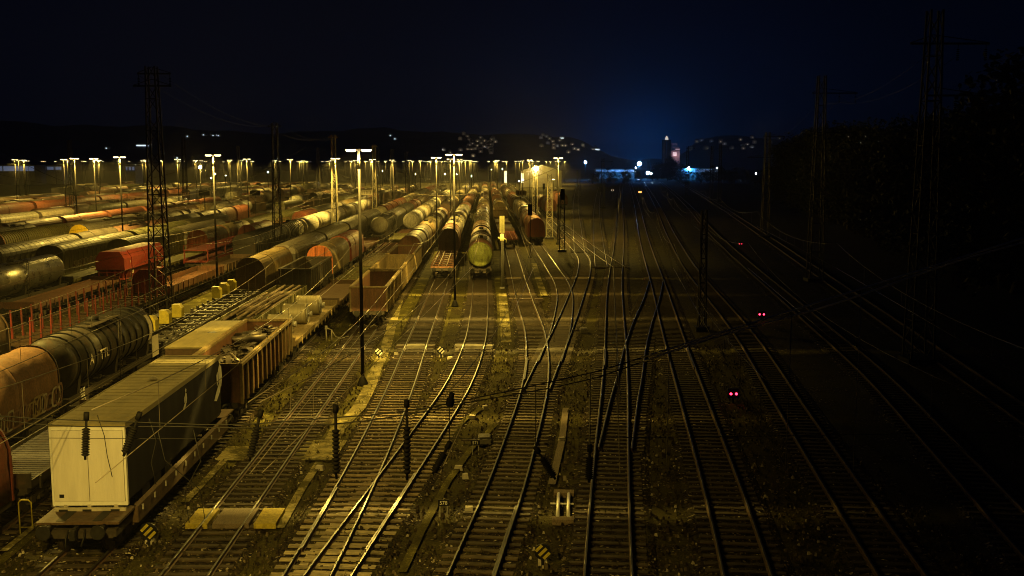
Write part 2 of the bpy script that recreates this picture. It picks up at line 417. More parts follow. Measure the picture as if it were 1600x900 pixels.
for k, x100 in ROWS.items():
    y0 = 14 if x100 > -25 else max(50, abs(x100) * 1.75)
    lab = {'A': 'track under the white trailer at the bottom left', 'A0': 'track under the red tarpaulin wagon at the left edge'}.get(k)
    if not lab: lab = 'track hidden under ' + ROWDESC[k] if k in ROWDESC else ''
    track(straight(x100, y0, 520), lab, WOODC, sleepers=(k in ('A', 'A0', 'A00')), smax=75, count=60)

for pts, lab in (([(9.9, 150), (12.2, 190), (18, 290), (27, 430), (40, 620)], 'track branching right behind the dark signal mast, nearer the bend'), ([(11.2, 128), (13.6, 160), (19, 230), (30, 360), (48, 560)], 'track between the sharp bend and the leftmost main track'), ([(13.4, 128), (12.4, 150), (11.4, 180), (9.6, 240), (8.4, 300)], 'connecting track crossing towards the lit lattice masts')):
    track(smooth(pts, 5), lab, WOODC, sleepers=True, smax=240, count=100, bed=1.3)
# check rails and crossing panels (parts lying in the tracks)
def strip(name, pts, wdt, mat, z=0.01, th=None, label=None, cat=None):
    path = [Vector((*p, 0)) for p in pts]; m = MB(); rg = []
    for k, p in enumerate(path):
        d = (path[min(k + 1, len(path) - 1)] - path[max(k - 1, 0)]).normalized(); nrm = Vector((d.y, -d.x, 0))
        wk = wdt[k] if isinstance(wdt, (list, tuple)) else wdt
        rg.append([p + nrm * x + Vector((0, 0, zz)) for x, zz in ((-wk / 2, z), (wk / 2, z))])
    m.rings(rg, 0, False, False, False)
    return m.build(name, mat)
px = lambda *q: [ground_at(u, v, 0) for u, v in q]
# gritty walkways between the tracks
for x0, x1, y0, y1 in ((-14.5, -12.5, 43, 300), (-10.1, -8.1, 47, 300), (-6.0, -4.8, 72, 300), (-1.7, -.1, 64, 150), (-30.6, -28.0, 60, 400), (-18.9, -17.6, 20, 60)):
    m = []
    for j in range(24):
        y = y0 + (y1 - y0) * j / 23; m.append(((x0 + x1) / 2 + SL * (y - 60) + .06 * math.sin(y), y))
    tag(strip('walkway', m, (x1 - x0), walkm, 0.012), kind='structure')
zc = 0.0; PATHS = []
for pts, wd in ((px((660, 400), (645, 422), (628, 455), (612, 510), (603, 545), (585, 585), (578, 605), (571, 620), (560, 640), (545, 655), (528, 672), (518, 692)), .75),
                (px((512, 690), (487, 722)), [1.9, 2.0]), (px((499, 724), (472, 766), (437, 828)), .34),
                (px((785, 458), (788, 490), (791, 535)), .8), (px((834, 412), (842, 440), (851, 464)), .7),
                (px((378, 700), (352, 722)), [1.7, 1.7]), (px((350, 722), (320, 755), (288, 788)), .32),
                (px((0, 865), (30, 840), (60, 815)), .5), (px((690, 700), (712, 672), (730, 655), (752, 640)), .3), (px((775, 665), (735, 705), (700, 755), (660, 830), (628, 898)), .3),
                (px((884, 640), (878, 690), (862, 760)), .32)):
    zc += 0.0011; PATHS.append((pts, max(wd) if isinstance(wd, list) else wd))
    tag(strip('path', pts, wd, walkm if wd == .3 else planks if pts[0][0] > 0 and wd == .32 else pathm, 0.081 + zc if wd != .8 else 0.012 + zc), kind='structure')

def slab(name, u, v, dx, dy, h, mat, label, cat, rz=0, z=0.0):
    x, y = ground_at(u, v, 0); m = MB(); m.box(-dx / 2, dx / 2, -dy / 2, dy / 2, 0, h)
    o = m.build(name, mat, None, (x, y, z)); o.rotation_euler = (0, 0, rz); return tag(o, label, cat)
# level-crossing boards for the staff walkway (each set: middle + two outer boards)
def crossing_boards(cx, cy, label, ang=0.0, midm=planks, outm=concrete, dy=0.75, outw=.55, grp=None):
    t = thing('crossing_panel', label, 'crossing boards', (cx, cy, 0), ang)
    m = MB(); m.box(-.66, .66, -dy / 2, dy / 2, .08, .262); m.build('middle_board', midm, t)
    for s in (-1, 1):
        m = MB(); a, b = s * .84, s * (.84 + outw); m.box(min(a, b), max(a, b), -dy / 2, dy / 2, .06, .255); m.build('outer_board', outm, t, (0, 0, 0), (.36, .29, .03))
x, y = ground_at(650, 538, .28); crossing_boards(x, y, 'crossing boards on the track left of the striped round marker', .02, concrete, planks)
x, y = ground_at(741, 538, .28); crossing_boards(x, y, 'crossing boards on the track right of the striped round marker', -.06, concrete, concrete)
x, y = ground_at(369, 805, .28); crossing_boards(x, y, 'brown crossing panel with yellow side pads on the near track', .02, planks, tarp, 1.7, .8)
x, y = ground_at(822, 466, .28); crossing_boards(x, y, 'dark crossing boards on the bending track below the yellow signal', .03, planks, planks, .9, .8)

def near_path(x, y, pts, wd):
    for (ax_, ay), (bx, by) in zip(pts, pts[1:]):
        dx, dy = bx - ax_, by - ay; t = max(0, min(1, ((x - ax_) * dx + (y - ay) * dy) / (dx * dx + dy * dy)))
        if (x - ax_ - t * dx) ** 2 + (y - ay - t * dy) ** 2 < (wd / 2 + .04) ** 2: return True
    return False
def stone_field():
    m, nt, b = new_mat('loose_stone'); geo = nt.nodes.new('ShaderNodeNewGeometry')
    nt.links.new(ramp(nt, geo.outputs['Random Per Island'], [(0, (.012, .009, .006)), (.55, (.05, .038, .022)), (.88, (.12, .095, .06)), (1, (.42, .38, .30))]), b.inputs['Base Color'])
    b.inputs['Roughness'].default_value = .9; b.inputs['Specular IOR Level'].default_value = .1
    rnd = random.Random(77); q = MB()
    for k in range(15000):
        y = 29 + 45 * rnd.random() ** 1.6; x = rnd.uniform(-17, 16); s = rnd.uniform(.022, .058) * (1 if rnd.random() < .96 else 1.8); z = .085
        if any(near_path(x, y, p, wd) for p, wd in PATHS): continue
        j = lambda: rnd.uniform(.55, 1.2) * s
        q.hexa([(x - j(), y - j(), z - s), (x + j(), y - j(), z - s), (x + j(), y + j(), z - s), (x - j(), y + j(), z - s), (x - j() * .6, y - j() * .6, z + j() * .6), (x + j() * .6, y - j() * .6, z + j()), (x + j() * .6, y + j() * .6, z + j() * .7), (x - j() * .6, y + j() * .6, z + j())])
    tag(q.build('loose_stones', m), 'loose ballast stones scattered over the foreground tracks', 'ballast stones', None, 'stuff')
    w_ = MB()
    for k in range(900):
        y = 30 + 75 * rnd.random() ** 1.2; x = rnd.choice((-13.6, -12.7, -9.6, -8.3, -5.4, -1.9, -.6, 3.4, 8.2, 12.8)) + rnd.gauss(0, .35) + (SL * (y - 60) if rnd.random() < .8 else 0)
        for b_ in range(6):
            a = rnd.uniform(0, 6.3); h_ = rnd.uniform(.08, .28); dx, dy = math.cos(a) * .12, math.sin(a) * .12; o = (rnd.gauss(0, .1), rnd.gauss(0, .1))
            p0 = Vector((x + o[0], y + o[1], .02)); n_ = Vector((-dy, dx, 0)) * .12
            w_.face([p0 - n_, p0 + n_, p0 + Vector((dx * .5, dy * .5, h_ * .7)) + n_ * .6, p0 + Vector((dx, dy, h_)), p0 + Vector((dx * .5, dy * .5, h_ * .7)) - n_ * .6])
    tag(w_.build('weeds', plain('dry_weed', (.055, .045, .014), .8, 0, .5, 3)), 'low dry weeds growing in strips between the tracks', 'weeds', None, 'stuff')
stone_field()
# ------------------------------------------------------------------ wagons
PARTS = {}
def arc(w, z0, z1, n=10, e=2.3):
    """arched cross-section from the right eave over the top to the left eave"""
    return [(w * math.copysign(abs(math.cos(math.pi * k / n)) ** (2 / e), math.cos(math.pi * k / n)), z0 + (z1 - z0) * math.sin(math.pi * k / n) ** (2 / e)) for k in range(n + 1)]
def bogie_parts():
    b = MB()
    for s in (-1, 1):
        b.box(s * 1.0 - .07, s * 1.0 + .07, -1.25, 1.25, .5, .74); b.box(s * 1.0 - .09, s * 1.0 + .09, -.35, .35, .3, .5)
        for q in (-.9, .9): b.box(s * 1.0 - .12, s * 1.0 + .12, q - .17, q + .17, .32, .62)
    b.box(-.95, .95, -.2, .2, .55, .9)
    wst = MB()
    for s in (-1, 1):
        wst.tube([(s * .68, 0, 0), (s * .82, 0, 0)], .46, 16); wst.tube([(s * .64, 0, 0), (s * .68, 0, 0)], .49, 16)
    wst.tube([(-.95, 0, 0), (.95, 0, 0)], .08, 6)
    return b.mesh('bogie', under), wst.mesh('wheelset', wheelm)
BOG, WST = bogie_parts()
bm = MB(); bm.tube([(0, -.62, 0), (0, -.58, 0), (0, -.57, 0)], [.24, .25, .1], 12); bm.tube([(0, -.58, 0), (0, 0, 0)], .09, 8)
BUF = bm.mesh('buffer', dark)
cm = MB(); cm.box(-.06, .06, -.35, 0, 1.0, 1.1); cm.box(-.09, .09, -.5, -.33, .75, 1.08); cm.tube([(.25, 0, .95), (.28, -.25, .75), (.22, -.35, .5)], .03, 5); cm.tube([(-.3, 0, .95), (-.33, -.2, .7), (-.3, -.3, .45)], .03, 5)
COUP = cm.mesh('coupling', dark)
def frame_mb(L, z0=.92, z1=1.18, deck=False):
    f = MB()
    for s in (-1, 1): f.box(s * 1.2 - .06, s * 1.2 + .06, .62, L - .62, z0, z1)
    f.box(-1.14, 1.14, .62, .8, z0 - .05, z1); f.box(-1.14, 1.14, L - .8, L - .62, z0 - .05, z1)
    f.box(-.2, .2, .8, L - .8, z0 - .1, z1 - .05)
    y = 2.2
    while y < L - 1.5: f.box(-1.14, 1.14, y - .06, y + .06, z0, z1 - .06); y += 1.9
    for yy in (L * .42, L * .56): f.box(-.8, -.25, yy - .4, yy + .4, .45, z0 - .02); f.tube([(.35, yy - .6, .7), (.35, yy + .6, .7)], .2, 8)
    return f
def rod_ladder(m, x, y, z0, z1, wd=.4):
    for q in (-wd / 2, wd / 2): m.tube([(x, y + q, z0), (x, y + q, z1)], .025, 4)
    z = z0 + .3
    while z < z1: m.tube([(x, y - wd / 2, z), (x, y + wd / 2, z)], .02, 4); z += .32
def body_parts(kind, L):
    """(name, MB, materials, colour slot) for what stands on the frame"""
    out = []; y0, y1 = .75, L - .75
    if kind in ('tank', 'ribtank', 'ringtank'):
        rad, zc_ = 1.42, 2.72; m = MB(); rg = []
        prof = [(y0, .02), (y0 + .03, .5), (y0 + .12, .95), (y0 + .28, 1.25), (y0 + .5, 1.39), (y0 + .75, rad)]
        full = prof + [(y1 - (p[0] - y0), p[1]) for p in reversed(prof)]
        for yy, r in full[len(prof) - 1:len(prof) + 1]: rg.append([(r * math.cos(a), yy, zc_ + r * math.sin(a)) for a in [2 * math.pi * k / 24 for k in range(24)]])
        m.rings(rg, 0, True, True)
        out.append(('barrel', m, [polish if kind == 'ringtank' else paint], 0))
        for part in (full[:len(prof)], full[len(prof):]):
            e = MB(); e.rings([[(r * math.cos(a), yy, zc_ + r * math.sin(a)) for a in [2 * math.pi * k / 24 for k in range(24)]] for yy, r in part], 0, True, True)
            out.append(('barrel_end', e, [polish if kind == 'ringtank' else paint], 1))
        if kind == 'ribtank':
            rb = MB(); yy = y0 + 1.1
            while yy < y1 - .6:
                ri, ro = rad - .01, rad + .07
                rb.rings([[(r * math.cos(a), q, zc_ + r * math.sin(a)) for a in [2 * math.pi * k / 24 for k in range(24)]] for q, r in ((yy - .06, ri), (yy - .05, ro), (yy + .05, ro), (yy + .06, ri))], 0, False, False); yy += 1.05
            out.append(('stiffening_ring', rb, [dark], None))
        for yy in (2.0, L / 2, L - 2.0):
            sd = MB(); sd.hexa([(-1.15, yy - .2, 1.1), (1.15, yy - .2, 1.1), (1.15, yy + .2, 1.1), (-1.15, yy + .2, 1.1), (-1.3, yy - .15, 2.1), (1.3, yy - .15, 2.1), (1.3, yy + .15, 2.1), (-1.3, yy + .15, 2.1)])
            out.append(('saddle', sd, [under], None))
        mw = MB(); mw.tube([(0, L / 2, 4.05), (0, L / 2, 4.36), (0, L / 2, 4.4)], [.33, .33, .2], 12); mw.box(-.3, -.05, L / 2 + .6, L / 2 + 1.0, 4.05, 4.25)
        out.append(('manhole', mw, [dark], None))
        wk = MB(); wk.box(.42, .8, L / 2 - 2.2, L / 2 + 2.2, 4.1, 4.14)
        for yy in (L / 2 - 2.1, L / 2, L / 2 + 2.1): wk.bar((.6, yy, 3.95), (.6, yy, 4.12), .06)
        wk.tube([(.8, L / 2 - 2.2, 4.14), (.8, L / 2 - 2.2, 4.7), (.8, L / 2 + 2.2, 4.7), (.8, L / 2 + 2.2, 4.14)], .02, 4)
        out.append(('walkway', wk, [under], None))
        ld = MB(); rod_ladder(ld, 1.5, L / 2, .9, 4.1); ld.tube([(1.5, L / 2 - .2, 4.1), (.8, L / 2 - .2, 4.4)], .025, 4); ld.tube([(1.5, L / 2 + .2, 4.1), (.8, L / 2 + .2, 4.4)], .025, 4)
        out.append(('ladder', ld, [under], None))
    elif kind in ('hood', 'tarp', 'ribhood'):
        m = MB(); n = 3; seg = (y1 - y0) / n
        for k in range(n):
            g_ = .05 if k == 1 else 0.0
            a = arc(1.36 + g_, 2.55, 4.12 + g_, 14)
            prof = [(1.36 + g_, 1.2)] + a + [(-1.36 - g_, 1.2)]
            q0, q1 = y0 + k * seg - (.08 if k == 1 else -.03), y0 + (k + 1) * seg + (.08 if k == 1 else -.03)
            if kind == 'tarp':
                rg = []; ns = 14
                for j in range(ns + 1):
                    t = j / ns; sag = 1 - .03 * abs(math.sin(t * math.pi * 3)); rg.append([(x * (sag if i not in (0, len(prof) - 1) else 1) + .012 * math.sin(9 * t + i * 2.2), q0 + (q1 - q0) * t, z if z < 1.3 else z * (.985 + .015 * abs(math.cos(t * math.pi * 3))) + .012 * math.sin(i * 1.7 + 11 * t)) for i, (x, z) in enumerate(prof)])
                m.rings(rg, 0, True, True)
            else: m.prism(prof, q0, q1, 0, False)
        if kind == 'ribhood':
            yy = y0 + .4
            while yy < y1:
                a = arc(1.44, 2.5, 4.22, 12); m.prism([(1.44, 1.25)] + a + [(-1.44, 1.25)], yy - .05, yy + .05); yy += .62
        out.append(('tarpaulin' if kind == 'tarp' else 'hood', m, [tarp if kind == 'tarp' else paint], 0))
        for q, sg in ((y0, -1), (y1, 1)):
            e = MB(); a = arc(1.4, 2.55, 4.2, 14); e.prism([(1.4, 1.15)] + a + [(-1.4, 1.15)], min(q, q + sg * .09), max(q, q + sg * .09))
            yy = q + sg * .12
            for s in (-.45, .45): e.bar((s, yy, 1.15), (s, yy, 4.05), .09)
            e.bar((-1.3, yy, 2.5), (1.3, yy, 2.5), .08); e.bar((-.45, yy, 1.75), (.45, yy, 1.75), .06)
            out.append(('end_wall', e, [paint], 1))
    elif kind == 'van':
        m = MB(); m.box(-1.4, 1.4, y0, y1, 1.1, 3.2)
        k = 0; yy = y0 + .3
        while yy < y1 - .2:
            for s in (-1, 1): m.box(min(s * 1.4, s * 1.45), max(s * 1.4, s * 1.45), yy - .05, yy + .05, 1.15, 3.15)
            yy += 1.3
        out.append(('side_wall', m, [paint], 0))
        r = MB(); a = arc(1.46, 3.2, 4.18, 12, 2.2); r.prism(a, y0 - .05, y1 + .05, 0, False)
        yy = y0 + .6
        while yy < y1: r.prism([(x * 1.012, 3.2 + (z - 3.2) * 1.03) for x, z in a], yy - .03, yy + .03); yy += 1.3
        out.append(('roof', r, [paint], 1))
    elif kind == 'gondola':
        m = MB(); t = .07
        m.box(-1.38, 1.38, y0, y1, 1.15, 1.22)
        for s in (-1, 1): m.box(min(s * 1.38, s * (1.38 - t)), max(s * 1.38, s * (1.38 - t)), y0, y1, 1.22, 3.02)
        for q in (y0, y1 - t): m.box(-1.31, 1.31, q, q + t, 1.22, 3.02)
        for q, sg in ((y0, -1), (y1, 1)):
            for xx in (-.9, -.3, .3, .9): m.box(xx - .06, xx + .06, min(q, q + sg * .08), max(q, q + sg * .08), 1.2, 2.98)
        out.append(('open_body', m, [paint], 0))
        tr = MB(); n = int((y1 - y0) / 1.15)
        for k in range(n + 1):
            yy = y0 + .12 + (y1 - y0 - .24) * k / n
            for s in (-1, 1): tr.box(min(s * 1.38, s * 1.52), max(s * 1.38, s * 1.52), yy - .08, yy + .08, 1.1, 3.02)
        for s in (-1, 1): tr.box(min(s * 1.28, s * 1.54), max(s * 1.28, s * 1.54), y0 - .08, y1 + .08, 3.02, 3.17)
        for q in (y0 - .08, y1 - .1): tr.box(-1.28, 1.28, q, q + .18, 3.023, 3.16)
        out.append(('rib_frame', tr, [paint], 1))
    elif kind in ('flat', 'lowside'):
        d = MB(); d.box(-1.36, 1.36, y0 - .1, y1 + .1, 1.2, 1.3); yy = y0
        while yy < y1: d.box(-1.34, 1.34, yy, yy + .2, 1.3, 1.318); yy += .26
        out.append(('deck', d, [tarp], 1))
        sb = MB(); hh = .5 if kind == 'lowside' else .12
        for s in (-1, 1):
            sb.box(min(s * 1.37, s * 1.43), max(s * 1.37, s * 1.43), y0 - .1, y1 + .1, 1.15, 1.32 + hh)
            yy = y0 + .5
            while yy < y1: sb.box(min(s * 1.43, s * 1.49), max(s * 1.43, s * 1.49), yy, yy + .12, .95, 1.3 + hh); yy += 1.6
        for q in (y0 - .16, y1 + .1): sb.box(-1.43, 1.43, q, q + .06, 1.15, 1.32 + max(hh, .4))
        out.append(('side_board', sb, [paint], 0))
    elif kind == 'skeleton':
        d = MB()
        for s in (-1, 1): d.box(s * 1.18 - .1, s * 1.18 + .1, y0, y1, 1.18, 1.3); d.box(s * .45 - .06, s * .45 + .06, y0, y1, 1.18, 1.28)
        yy = y0
        while yy < y1 - .1: d.box(-1.3, 1.3, yy, yy + .16, 1.18, 1.36); yy += (y1 - y0 - .16) / 8
        for s in (-1, 1):
            yy = y0 + .1
            while yy < y1: d.box(s * 1.22 - .09, s * 1.22 + .09, yy, yy + .18, 1.36, 1.5); yy += 1.55
        out.append(('beam_grid', d, [paint], 0))
    elif kind == 'stake':
        d = MB(); d.box(-1.3, 1.3, y0, y1, 1.2, 1.28); yy = y0 + .3
        while yy < y1: d.box(-1.35, 1.35, yy - .07, yy + .07, 1.28, 1.42); yy += 1.35
        out.append(('deck', d, [paint], 1))
        yy = y0 + .5
        while yy < y1 - .3:
            for s in (-1, 1):
                st = MB(); st.hexa([(s * 1.28 - .06, yy - .08, 1.2), (s * 1.28 + .06, yy - .08, 1.2), (s * 1.28 + .06, yy + .08, 1.2), (s * 1.28 - .06, yy + .08, 1.2), (s * 1.33 - .04, yy - .05, 3.25), (s * 1.33 + .04, yy - .05, 3.25), (s * 1.33 + .04, yy + .05, 3.25), (s * 1.33 - .04, yy + .05, 3.25)])
                out.append(('stake', st, [paint], 0))
            yy += 1.55
        for q in (y1 - .1,):
            e = MB(); e.prism([(1.4, 1.2), (1.4, 3.0), (.8, 3.5), (-.8, 3.5), (-1.4, 3.0), (-1.4, 1.2)], q, q + .08)
            for s in (-1.36, -.5, .5, 1.36): e.box(s - .04, s + .04, q - .07, q, 1.2, 2.98)
            out.append(('end_wall', e, [paint], 0))
    elif kind == 'hopper':
        m = MB()
        def ring(y, k):
            pr = [(.75, 1.0), (1.45, 2.2), (1.45, 3.3), (1.0, 4.0), (-1.0, 4.0), (-1.45, 3.3), (-1.45, 2.2), (-.75, 1.0)]
            return [(x, y, 1.0 + (z - 1.0) * 1.0 if k == 0 else max(z, k)) for x, z in pr]
        m.rings([ring(y0 + .1, 2.6), ring(y0 + .12, 2.2), ring(y0 + 1.7, 0), ring(y1 - 1.7, 0), ring(y1 - .12, 2.2), ring(y1 - .1, 2.6)], 0, True, False)
        for q in (y0 + 2.2, L / 2, y1 - 2.2):
            for s in (-1, 1): m.bar((s * 1.49, q, 2.2), (s * 1.49, q, 3.3), .1); m.bar((s * 1.46, q, 3.3), (s * 1.05, q, 3.98), .08)
        for s in (-1, 1): m.box(s * 1.47 - .05, s * 1.47 + .05, y0, y1, 2.15, 2.27)
        out.append(('hopper_body', m, [clean], 0))
        lg = MB()
        for q in (y0 + .2, y1 - .2):
            for s in (-1.2, -.4, .4, 1.2): lg.bar((s, q, 1.15), (s, q, 2.7), .09)
            lg.bar((-1.3, q, 1.9), (1.3, q, 1.9), .07)
        lg.box(-1.4, 1.4, y0 - .1, y0 + 1.4, 1.15, 1.22); lg.box(-1.4, 1.4, y1 - 1.4, y1 + .1, 1.15, 1.22)
        out.append(('end_platform', lg, [clean], 0))
        ch = MB()
        for q in (L / 2 - 2.4, L / 2 + .4):
            for s in (-1, 1): ch.hexa([(s * .7 - .5, q, .5), (s * .7 + .5, q, .5), (s * .7 + .5, q + 2, .5), (s * .7 - .5, q + 2, .5), (s * .5 - .3, q, 1.2), (s * .5 + .3, q, 1.2), (s * .5 + .3, q + 2, 1.2), (s * .5 - .3, q + 2, 1.2)])
        out.append(('discharge_chute', ch, [clean], 0))
    elif kind == 'carrier':
        d = MB(); d.box(-1.4, 1.4, y0, y1, 1.35, 1.48)
        for s in (-1, 1): d.box(s * 1.42 - .04, s * 1.42 + .04, y0, y1, 1.2, 1.75)
        out.append(('lower_deck', d, [paint], 0))
        u = MB(); u.box(-1.4, 1.4, y0, y1, 2.7, 2.8)
        for s in (-1, 1):
            u.tube([(s * 1.4, y0, 3.3), (s * 1.4, y1, 3.3)], .03, 4); yy = y0
            while yy < y1: u.bar((s * 1.4, yy, 2.8), (s * 1.4, yy, 3.3), .04); yy += 1.4
        out.append(('upper_deck', u, [paint], 0))
        yy = y0 + .2
        while yy < y1:
            for s in (-1, 1):
                p = MB(); p.bar((s * 1.36, yy, 1.48), (s * 1.36, yy, 2.7), .14); out.append(('deck_post', p, [paint], 0))
            yy += (y1 - y0 - .4) / 3.001
    elif kind == 'pocket':
        d = MB()
        d.box(-1.36, 1.36, .62, 2.3, 1.12, 1.2); d.box(-1.36, 1.36, L - 2.3, L - .62, 1.12, 1.2)
        for s in (-1, 1): d.hexa([(s * 1.36 - .1, 2.2, .62), (s * 1.36 + .1, 2.2, .62), (s * 1.36 + .1, L - 2.2, .62), (s * 1.36 - .1, L - 2.2, .62), (s * 1.36 - .1, 2.2, 1.2), (s * 1.36 + .1, 2.2, 1.2), (s * 1.36 + .1, L - 2.2, 1.2), (s * 1.36 - .1, L - 2.2, 1.2)])
        d.box(-1.26, 1.26, 2.3, L - 2.3, .5, .6)
        out.append(('deck', d, [paint], 0))
        s_ = MB()
        for xx in (-.75, .45): s_.box(xx, xx + .3, .75, 1.75, 1.2, 1.212)
        out.append(('deck_slot', s_, [blackp], None))
        yy = 2.6
        while yy < L - 2.4:
            st = MB(); st.box(1.47, 1.52, yy, yy + .06, .95, 1.14); out.append(('side_clamp', st, [galv], None)); yy += 1.3
    return out
def proto(kind, L, lod):
    key = (kind, L, lod)
    if key in PARTS: return PARTS[key]
    P = []
    bp = body_parts(kind, L)
    if lod == 2:                                 # a few pixels: shell and running gear
        groups = {}
        for nm, mb, mats, slot in bp:
            if nm in ('ladder', 'walkway', 'manhole', 'saddle', 'stiffening_ring'): continue
            k = (nm if nm == 'roof' else '%s %d' % (nm, len(groups)) if nm in ('end_wall', 'barrel_end') else 'body')
            gdef = groups.setdefault(k, [MB(), mats, slot]); i = len(gdef[0].v)
            gdef[0].v += mb.v; gdef[0].f += [tuple(i + q for q in f) for f in mb.f]; gdef[0].m += mb.m; gdef[0].sm += mb.sm
        for k, (mb, mats, slot) in groups.items(): k = k.split()[0]; P.append((k, mb.mesh(k, mats), (0, 0, 0), None, slot, 0))
        f = frame_mb(L)
        for yb in (2.3, L - 2.3):
            for q in (-.9, .9): f.tube([(-.8, yb + q, .46), (.8, yb + q, .46)], .46, 8)
        P.append(('running_gear', f.mesh('running_gear', under), (0, 0, 0), None, None, 0))
    else:
        for nm, mb, mats, slot in bp: P.append((nm, mb.mesh(nm, mats), (0, 0, 0), None, slot, 0))
        P.append(('underframe', frame_mb(L, .7, .95).mesh('underframe', under) if kind == 'pocket' else frame_mb(L).mesh('underframe', under), (0, 0, 0), None, None, 0))
        for yb in (2.3, L - 2.3):
            P.append(('bogie', BOG, (0, yb, 0), None, None, 0)); bi = len(P) - 1
            for q in (-.9, .9): P.append(('wheelset', WST, (0, q, .46), bi, None, 0))
        for yb, rot in ((.62, 0), (L - .62, math.pi)):
            for s in (-.875, .875): P.append(('buffer', BUF, (s, yb, 1.06), None, None, rot))
            P.append(('coupling', COUP, (0, yb, 0), None, None, rot))
    PARTS[key] = P; return P
KN = {'tank': ('tank_wagon', 'tank wagon'), 'ribtank': ('tank_wagon', 'ribbed tank wagon'), 'ringtank': ('tank_wagon', 'shiny tank wagon'), 'hood': ('hood_wagon', 'hooded wagon'), 'tarp': ('tarpaulin_wagon', 'tarpaulin wagon'), 'ribhood': ('hood_wagon', 'ribbed hood wagon'),
      'van': ('covered_wagon', 'covered van'), 'gondola': ('open_wagon', 'open wagon'), 'flat': ('flat_wagon', 'flat wagon'), 'lowside': ('flat_wagon', 'low-sided flat wagon'), 'skeleton': ('container_wagon', 'container flat wagon'), 'stake': ('stake_wagon', 'stake wagon'), 'hopper': ('hopper_wagon', 'hopper wagon'), 'carrier': ('carrier_wagon', 'double-deck carrier wagon'), 'pocket': ('pocket_wagon', 'pocket wagon')}
def wagon(kind, L, x, y, rz, c1, c2, label, group='freight wagons in the yard', lod=0):
    nm, cat = KN[kind]
    r = thing(nm, label, cat, (x, y, RZ + .002), rz, group); obs = []
    for pn, me, loc, par, slot, rot in proto(kind, L, lod):
        o = link(pn, me, obs[par] if par is not None else r, loc)
        if rot: o.rotation_euler = (0, 0, rot)
        if slot is not None: o.color = (*(c1 if slot == 0 else c2), 1)
        obs.append(o)
    return r
C = dict(rust=(0.13, 0.055, 0.028), brown=(0.085, 0.05, 0.028), red=(0.24, 0.031, 0.02), orange=(0.22, 0.065, 0.032), pink=(0.21, 0.105, 0.07), salmon=(0.42, 0.2, 0.12), endor=(0.52, 0.15, 0.05), dgrey=(0.045, 0.042, 0.038), grey=(0.17, 0.155, 0.12),
         beige=(0.27, 0.225, 0.14), white=(0.62, 0.58, 0.47), olive=(0.13, 0.12, 0.045), green=(0.32, 0.36, 0.09), black=(0.03, 0.026, 0.022), dred=(0.12, 0.025, 0.018), tan=(0.21, 0.155, 0.07), silver=(0.5, 0.48, 0.42), navy=(0.03, 0.03, 0.05), yellow=(0.75, 0.5, 0.03), ochre=(0.16, 0.075, 0.03), crimson=(0.17, 0.03, 0.018))
CN = dict(rust='rust brown', brown='brown', red='red', orange='orange red', pink='faded red', salmon='pale red', endor='orange', dgrey='dark grey', grey='grey', beige='beige', white='cream white', olive='olive', green='pale green', black='black', dred='dark red', tan='tan', silver='silver', navy='dark', yellow='yellow')
ORD = ['first', 'second', 'third', 'fourth', 'fifth', 'sixth', 'seventh', 'eighth', 'ninth', 'tenth', 'eleventh', 'twelfth', 'thirteenth', 'fourteenth', 'fifteenth', 'sixteenth', 'seventeenth', 'eighteenth', 'nineteenth', 'twentieth'] + ['twenty-%s' % q for q in ('first', 'second', 'third', 'fourth', 'fifth', 'sixth', 'seventh', 'eighth', 'ninth')] + ['thirtieth'] + ['thirty-%s' % q for q in ('first', 'second', 'third', 'fourth', 'fifth', 'sixth')]
MIX = [('tank', 13, 'white'), ('van', 22, 'dgrey'), ('gondola', 14, 'dgrey'), ('hood', 12, 'brown'), ('flat', 18, 'dgrey'), ('hood', 12, 'rust'), ('tank', 13, 'beige'), ('tank', 15, 'grey'), ('tank', 14, 'tan'), ('tank', 13, 'brown'), ('tank', 15, 'pink'), ('ribtank', 15, 'beige'), ('hood', 12, 'brown'), ('hood', 12, 'orange'), ('hood', 12, 'pink'), ('hood', 12, 'grey'), ('van', 22, 'olive'), ('van', 22, 'brown'), ('van', 16, 'grey'),
       ('gondola', 14, 'rust'), ('gondola', 14, 'brown'), ('flat', 16, 'brown'), ('skeleton', 18, 'rust'), ('ribhood', 15, 'dgrey'), ('tarp', 13, 'brown')]
def fill_row(key, xf, y0, head, y1, pool=None, gap=0.04):
    rnd = random.Random(hash_key(key)); y = y0; n = 0; placed = []
    items = list(head)
    while y < y1:
        if items: it = items.pop(0)
        else:
            k, L, c = rnd.choice(pool or MIX); it = (k, L, c, c, None)
            if rnd.random() < gap: y += L * rnd.choice((1, 2, 3)); continue
            if placed and rnd.random() < .55 and len(placed[-1]) > 2: it = placed[-1][:4] + (None,)
        if it[0] == 'gap': y += it[1]; continue
        k, L, c1, c2, lab = it
        xa, xb = xf(y), xf(y + L); rz = math.atan2(xa - xb, L)
        n += 1
        if abs((xa + xb) / 2) < (y + L) * .53 + 4:
            given = bool(lab)
            lab = lab or '%s %s, %s in %s' % (CN[c1], KN[k][1], ORD[min(n - 1, 35)], ROWDESC[key])
            jit = lambda c: (lambda k: tuple(min(1, q * k * rnd.uniform(.95, 1.05)) for q in C[c]))(rnd.uniform(.6, 1.35))
            far = y > (170 if abs(xa) < 30 else 150)
            wagon(k, L, xa, y, rz, C[c1] if given else jit(c1), C[c2] if given else jit(c2), lab, 'freight wagons in ' + ROWDESC[key], 2 if far else 0)
        placed.append((k, L, c1, c2)); y += L + .02
    return placed
def hash_key(k): return sum(ord(ch) * (i + 3) for i, ch in enumerate(k)) * 31 + 5
TANKS = [q for q in MIX if q[0] in ('tank', 'ribtank')]; HOODS = [q for q in MIX if q[0] in ('hood', 'ribhood', 'tarp')]
